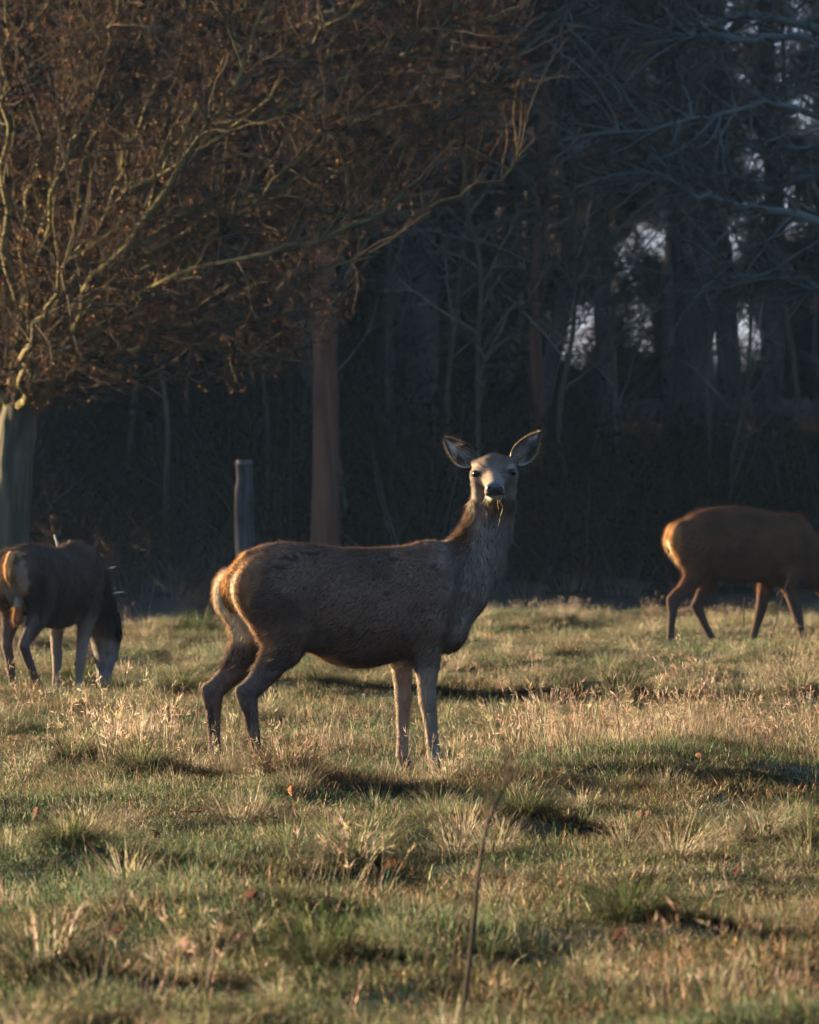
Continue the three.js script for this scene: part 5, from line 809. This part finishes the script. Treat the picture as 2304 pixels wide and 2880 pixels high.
// ---------------------------------------------------------------- tussocks that stand out
{
  const DK = [[0.05, 0.075, 0.03], [0.06, 0.085, 0.03], [0.04, 0.06, 0.03], [0.09, 0.085, 0.045]], BR = [[0.20, 0.135, 0.085], [0.16, 0.11, 0.075], [0.25, 0.18, 0.11], [0.10, 0.085, 0.05]], ST = [...STRAW, GREEN[3], GREEN[0]];
  const geo = { green: [tuss(701, 900, [...DK, ...DK, STRAW[4], GREEN[3]], 0.3), tuss(702, 900, [...DK, ...DK, STRAW[3], GREEN[0]], 0.3)], brown: [tuss(703, 800, [...BR, STRAW[2], DK[0]], 0.3)], straw: [tuss(704, 800, ST, 0.28), tuss(705, 800, [...ST, ...DK], 0.28)] };
  const R = rng(83);
  const list = [[1000, 2490, 'straw', 1.05, 'golden straw tussock standing above the short turf below the standing deer'], [800, 2235, 'brown', 1.0, 'bushy red-brown grass tussock in front of the rear hooves of the standing deer'], [1760, 1990, 'green', 1.15, 'domed dark green tussock behind the band of tall dry grass'], [400, 2215, 'green', 1.05, 'wide dark tussock combed flat, left of the brown tussock'],
    [900, 2760, 'green', 1.0, 'dark green tussock with a pale dead leaf on it'], [190, 2475, 'green', 0.8, 'small dark tussock beside the bent dry weed stem'], [1480, 2340, 'green', 0.9, 'dark green tussock beside the tall branched weed stem'], [1640, 2265, 'straw', 0.7, 'low straw tussock under the band of tall dry grass'], [1780, 2660, 'green', 1.0, 'broad dark tussock in the shaded turf at the foreground'],
    [2150, 2420, 'straw', 0.9, 'tangled straw tussock with bent stalks beside a dark green clump'], [2290, 2380, 'green', 0.9, 'yellow-green clump next to the tangled straw tussock'], [120, 2760, 'straw', 1.1, 'yellow sunlit tussock in the foreground beside the thin weed stem'], [230, 1930, 'green', 1.2, 'dark green tussock at the muzzle of the grazing stag'], [500, 1975, 'green', 0.9, 'small dark tussock on the lit grass between stag and standing deer'],
    [900, 1960, 'straw', 0.9, 'straw tussock seen under the belly of the standing deer'], [1600, 1885, 'brown', 0.9, 'brown tussock on the grass in front of the walking deer'], [560, 1790, 'green', 1.2, 'low green mound of grass at the edge of the wood'], [1580, 1765, 'straw', 1.1, 'bright yellow tussock at the far edge of the meadow'], [210, 2160, 'green', 0.8, 'round dark tussock in the dry grass below the stag'], [2250, 2000, 'straw', 1.0, 'straw tussock on the grass below the walking deer'], [640, 2120, 'brown', 0.8, 'brown tussock at the rear legs of the standing deer'], [60, 2000, 'brown', 0.9, 'brown tussock in the dry grass behind the stag']];
  for (const [px, py, kd, sc, label] of list) { const d = EYE * FOCAL / (py - HORIZON), x = xAt(px, d), t = part('grass_tussock', geo[kd][Math.floor(R() * geo[kd].length)], kd === 'green' ? M.grass : M.straw); t.position.set(x, groundY(x, -d), -d); t.rotation.y = R() * 6.28; t.scale.set(sc, sc * 0.9, sc); tag(t, label, 'tussock', 'grass tussocks in the meadow'); }
}
// ---------------------------------------------------------------- dry weed stems
{
  const R = rng(95), bark = (p) => mixc([0.025, 0.018, 0.015], [0.065, 0.044, 0.03], clamp(0.5 + 0.7 * noise(p[0] * 30, p[1] * 25, p[2] * 30)));
  const weed = (pts, d, r, label, twigN, cat = 'weed') => {
    const w = pts.map(([px, py]) => at(px, py, d)), gx = w[0][0], base = [gx, groundY(gx, -d), -d]; w[0] = [w[0][0], Math.min(w[0][1], base[1]), -d];
    const rel = w.map((q, k) => [q[0] - base[0], q[1] - base[1], q[2] - base[2] + 0.01 * k]), P = new THREE.CatmullRomCurve3(rel.map(V)).getPoints(30).map((q) => [q.x, q.y, q.z]), t = thing('weed_stem', base, label, cat), b = new Build();
    b.tube(P, P.map((_, k) => lerp(r, r * 0.5, k / 30) * (k % 7 === 3 ? 1.35 : 1)), 7, bark); part('stalk', b.geo(), M.wood, t);
    if (twigN) { const s = new Build(); for (let k = 0; k < twigN; k++) { const i = 19 + Math.floor(R() * 12), d0 = unit(add(P[Math.min(30, i)], P[i - 1], -1)), q = path(P[Math.min(30, i)], unit(add(add(d0, sphere(R), 0.75), [0, 0.3, 0])), 0.05 + 0.11 * R(), 5, 0.2, R, [0, 0.03, 0]); s.tube(q, radii(6, r * 0.32, r * 0.12), 4, bark); for (let m = 0; m < 3; m++) { const e = q[2 + Math.floor(R() * 4)], g = path(e, unit(add(sphere(R), [0, 0.6, 0])), 0.02 + 0.03 * R(), 2, 0.2, R); s.tube(g, [r * 0.12, r * 0.1, r * 0.2], 3, bark); } } part('seed_branches', s.geo(), M.wood, t).userData.kind = 'stuff'; }
  };
  weed([[1288, 2960], [1298, 2880], [1316, 2740], [1332, 2600], [1344, 2480], [1354, 2400], [1370, 2320], [1394, 2255], [1414, 2215], [1426, 2180]], 17, 0.0068, 'tall brown weed stem with branched seed head, standing before the standing deer', 13);
  weed([[1233, 2940], [1248, 2850], [1275, 2700], [1290, 2600], [1303, 2555]], 17.4, 0.004, 'short thin brown weed stem beside the tall branched one', 4);
  weed([[232, 2940], [248, 2860], [270, 2740], [295, 2640], [320, 2570], [352, 2490]], 17.6, 0.0046, 'bent dark weed stem with a small seed head in the turf', 10);
  weed([[524, 1850], [528, 1780], [530, 1720], [536, 1680]], 56, 0.008, 'dry stalk standing alone at the edge of the wood behind the stag', 0);
  weed([[2160, 1830], [2185, 1740], [2210, 1650], [2222, 1620]], 51, 0.006, 'dry stalk slanting across the forelegs of the walking deer', 0);
  weed([[2092, 1800], [2092, 1720], [2094, 1680]], 55, 0.009, 'short pale stalk standing under the belly of the walking deer', 0);
  weed([[720, 2200], [735, 2130], [745, 2060], [752, 2010]], 28.9, 0.002, 'fine grass stalk with a loose head at the rear hooves of the standing deer', 6);
  weed([[1190, 2080], [1200, 1950], [1225, 1870], [1240, 1835]], 29.2, 0.0016, 'thin bowed grass stalk crossing the forelegs of the standing deer', 0);
  weed([[1760, 2250], [1748, 2120], [1735, 2000], [1728, 1960]], 31, 0.0025, 'upright dry stalk with seed head rising from the tall dry grass', 10);
  // fallen leaves
  const leafGeo = (seed, cA) => { const Q = rng(seed), b = new Build(), n = 8, c1 = Q() * 1.5, c2 = Q() * 2; for (let i = 0; i <= n; i++) for (let j = -3; j <= 3; j++) { const u = i / n, v = j / 3, w = 0.026 * Math.sin(Math.PI * Math.pow(u, 0.8)) * (1 + 0.22 * Math.sin(u * 22)) + 0.002, x = v * w, z = (u - 0.5) * 0.09, y = 0.02 * c1 * v * v + 0.018 * c2 * (u - 0.5) ** 2 * 4 + 0.003 * noise(u * 6, v * 3, seed); b.v(x, y, z, 0, 1, 0, cA.map((q) => q * (0.8 + 0.4 * Q()))); } for (let i = 0; i < n; i++) for (let j = 0; j < 6; j++) { const a = i * 7 + j; b.i.push(a, a + 7, a + 1, a + 1, a + 7, a + 8); } const g = b.geo(); g.computeVertexNormals(); return g; };
  const lg = [leafGeo(1, [0.06, 0.028, 0.02]), leafGeo(2, [0.11, 0.06, 0.04]), leafGeo(3, [0.24, 0.17, 0.13]), leafGeo(4, [0.19, 0.085, 0.04])];
  const words = ['dark red-brown', 'brown', 'pale pinkish', 'orange'];
  const spots = [[385, 2155, 0, 1.2], [425, 2165, 0, 0.9], [1550, 2150, 0, 1.2], [1820, 2290, 1, 1.0], [1805, 2310, 1, 0.9], [2165, 2245, 1, 1.5], [2210, 2275, 0, 1.2], [820, 2755, 2, 1.0], [1105, 2425, 3, 1.3], [103, 2310, 1, 0.9], [555, 2335, 0, 1.1], [440, 2360, 0, 1.0], [700, 2635, 0, 1.2], [770, 2615, 0, 0.9], [1000, 2290, 0, 0.8], [1440, 2170, 0, 0.9], [330, 2660, 0, 0.8], [2070, 2480, 0, 1.0], [1745, 2690, 0, 1.0], [820, 2270, 3, 1.0], [1280, 2560, 0, 0.8], [1970, 2180, 3, 0.9], [150, 2360, 1, 0.8]];
  spots.forEach(([px, py, k, s]) => { const d = EYE * FOCAL / (py - HORIZON), x = xAt(px, d), o = part('fallen_leaf', lg[k], M.leaf); o.position.set(x, groundY(x, -d) + 0.025 + 0.03 * R(), -d); o.rotation.set(0.5 + R() * 0.9, R() * 6.28, R() - 0.5); o.scale.setScalar(s * 0.65); tag(o, words[k] + ' fallen leaf caught in the meadow grass', 'leaf', words[k] + ' leaves fallen on the grass'); });
}
renderer.render(scene, camera);
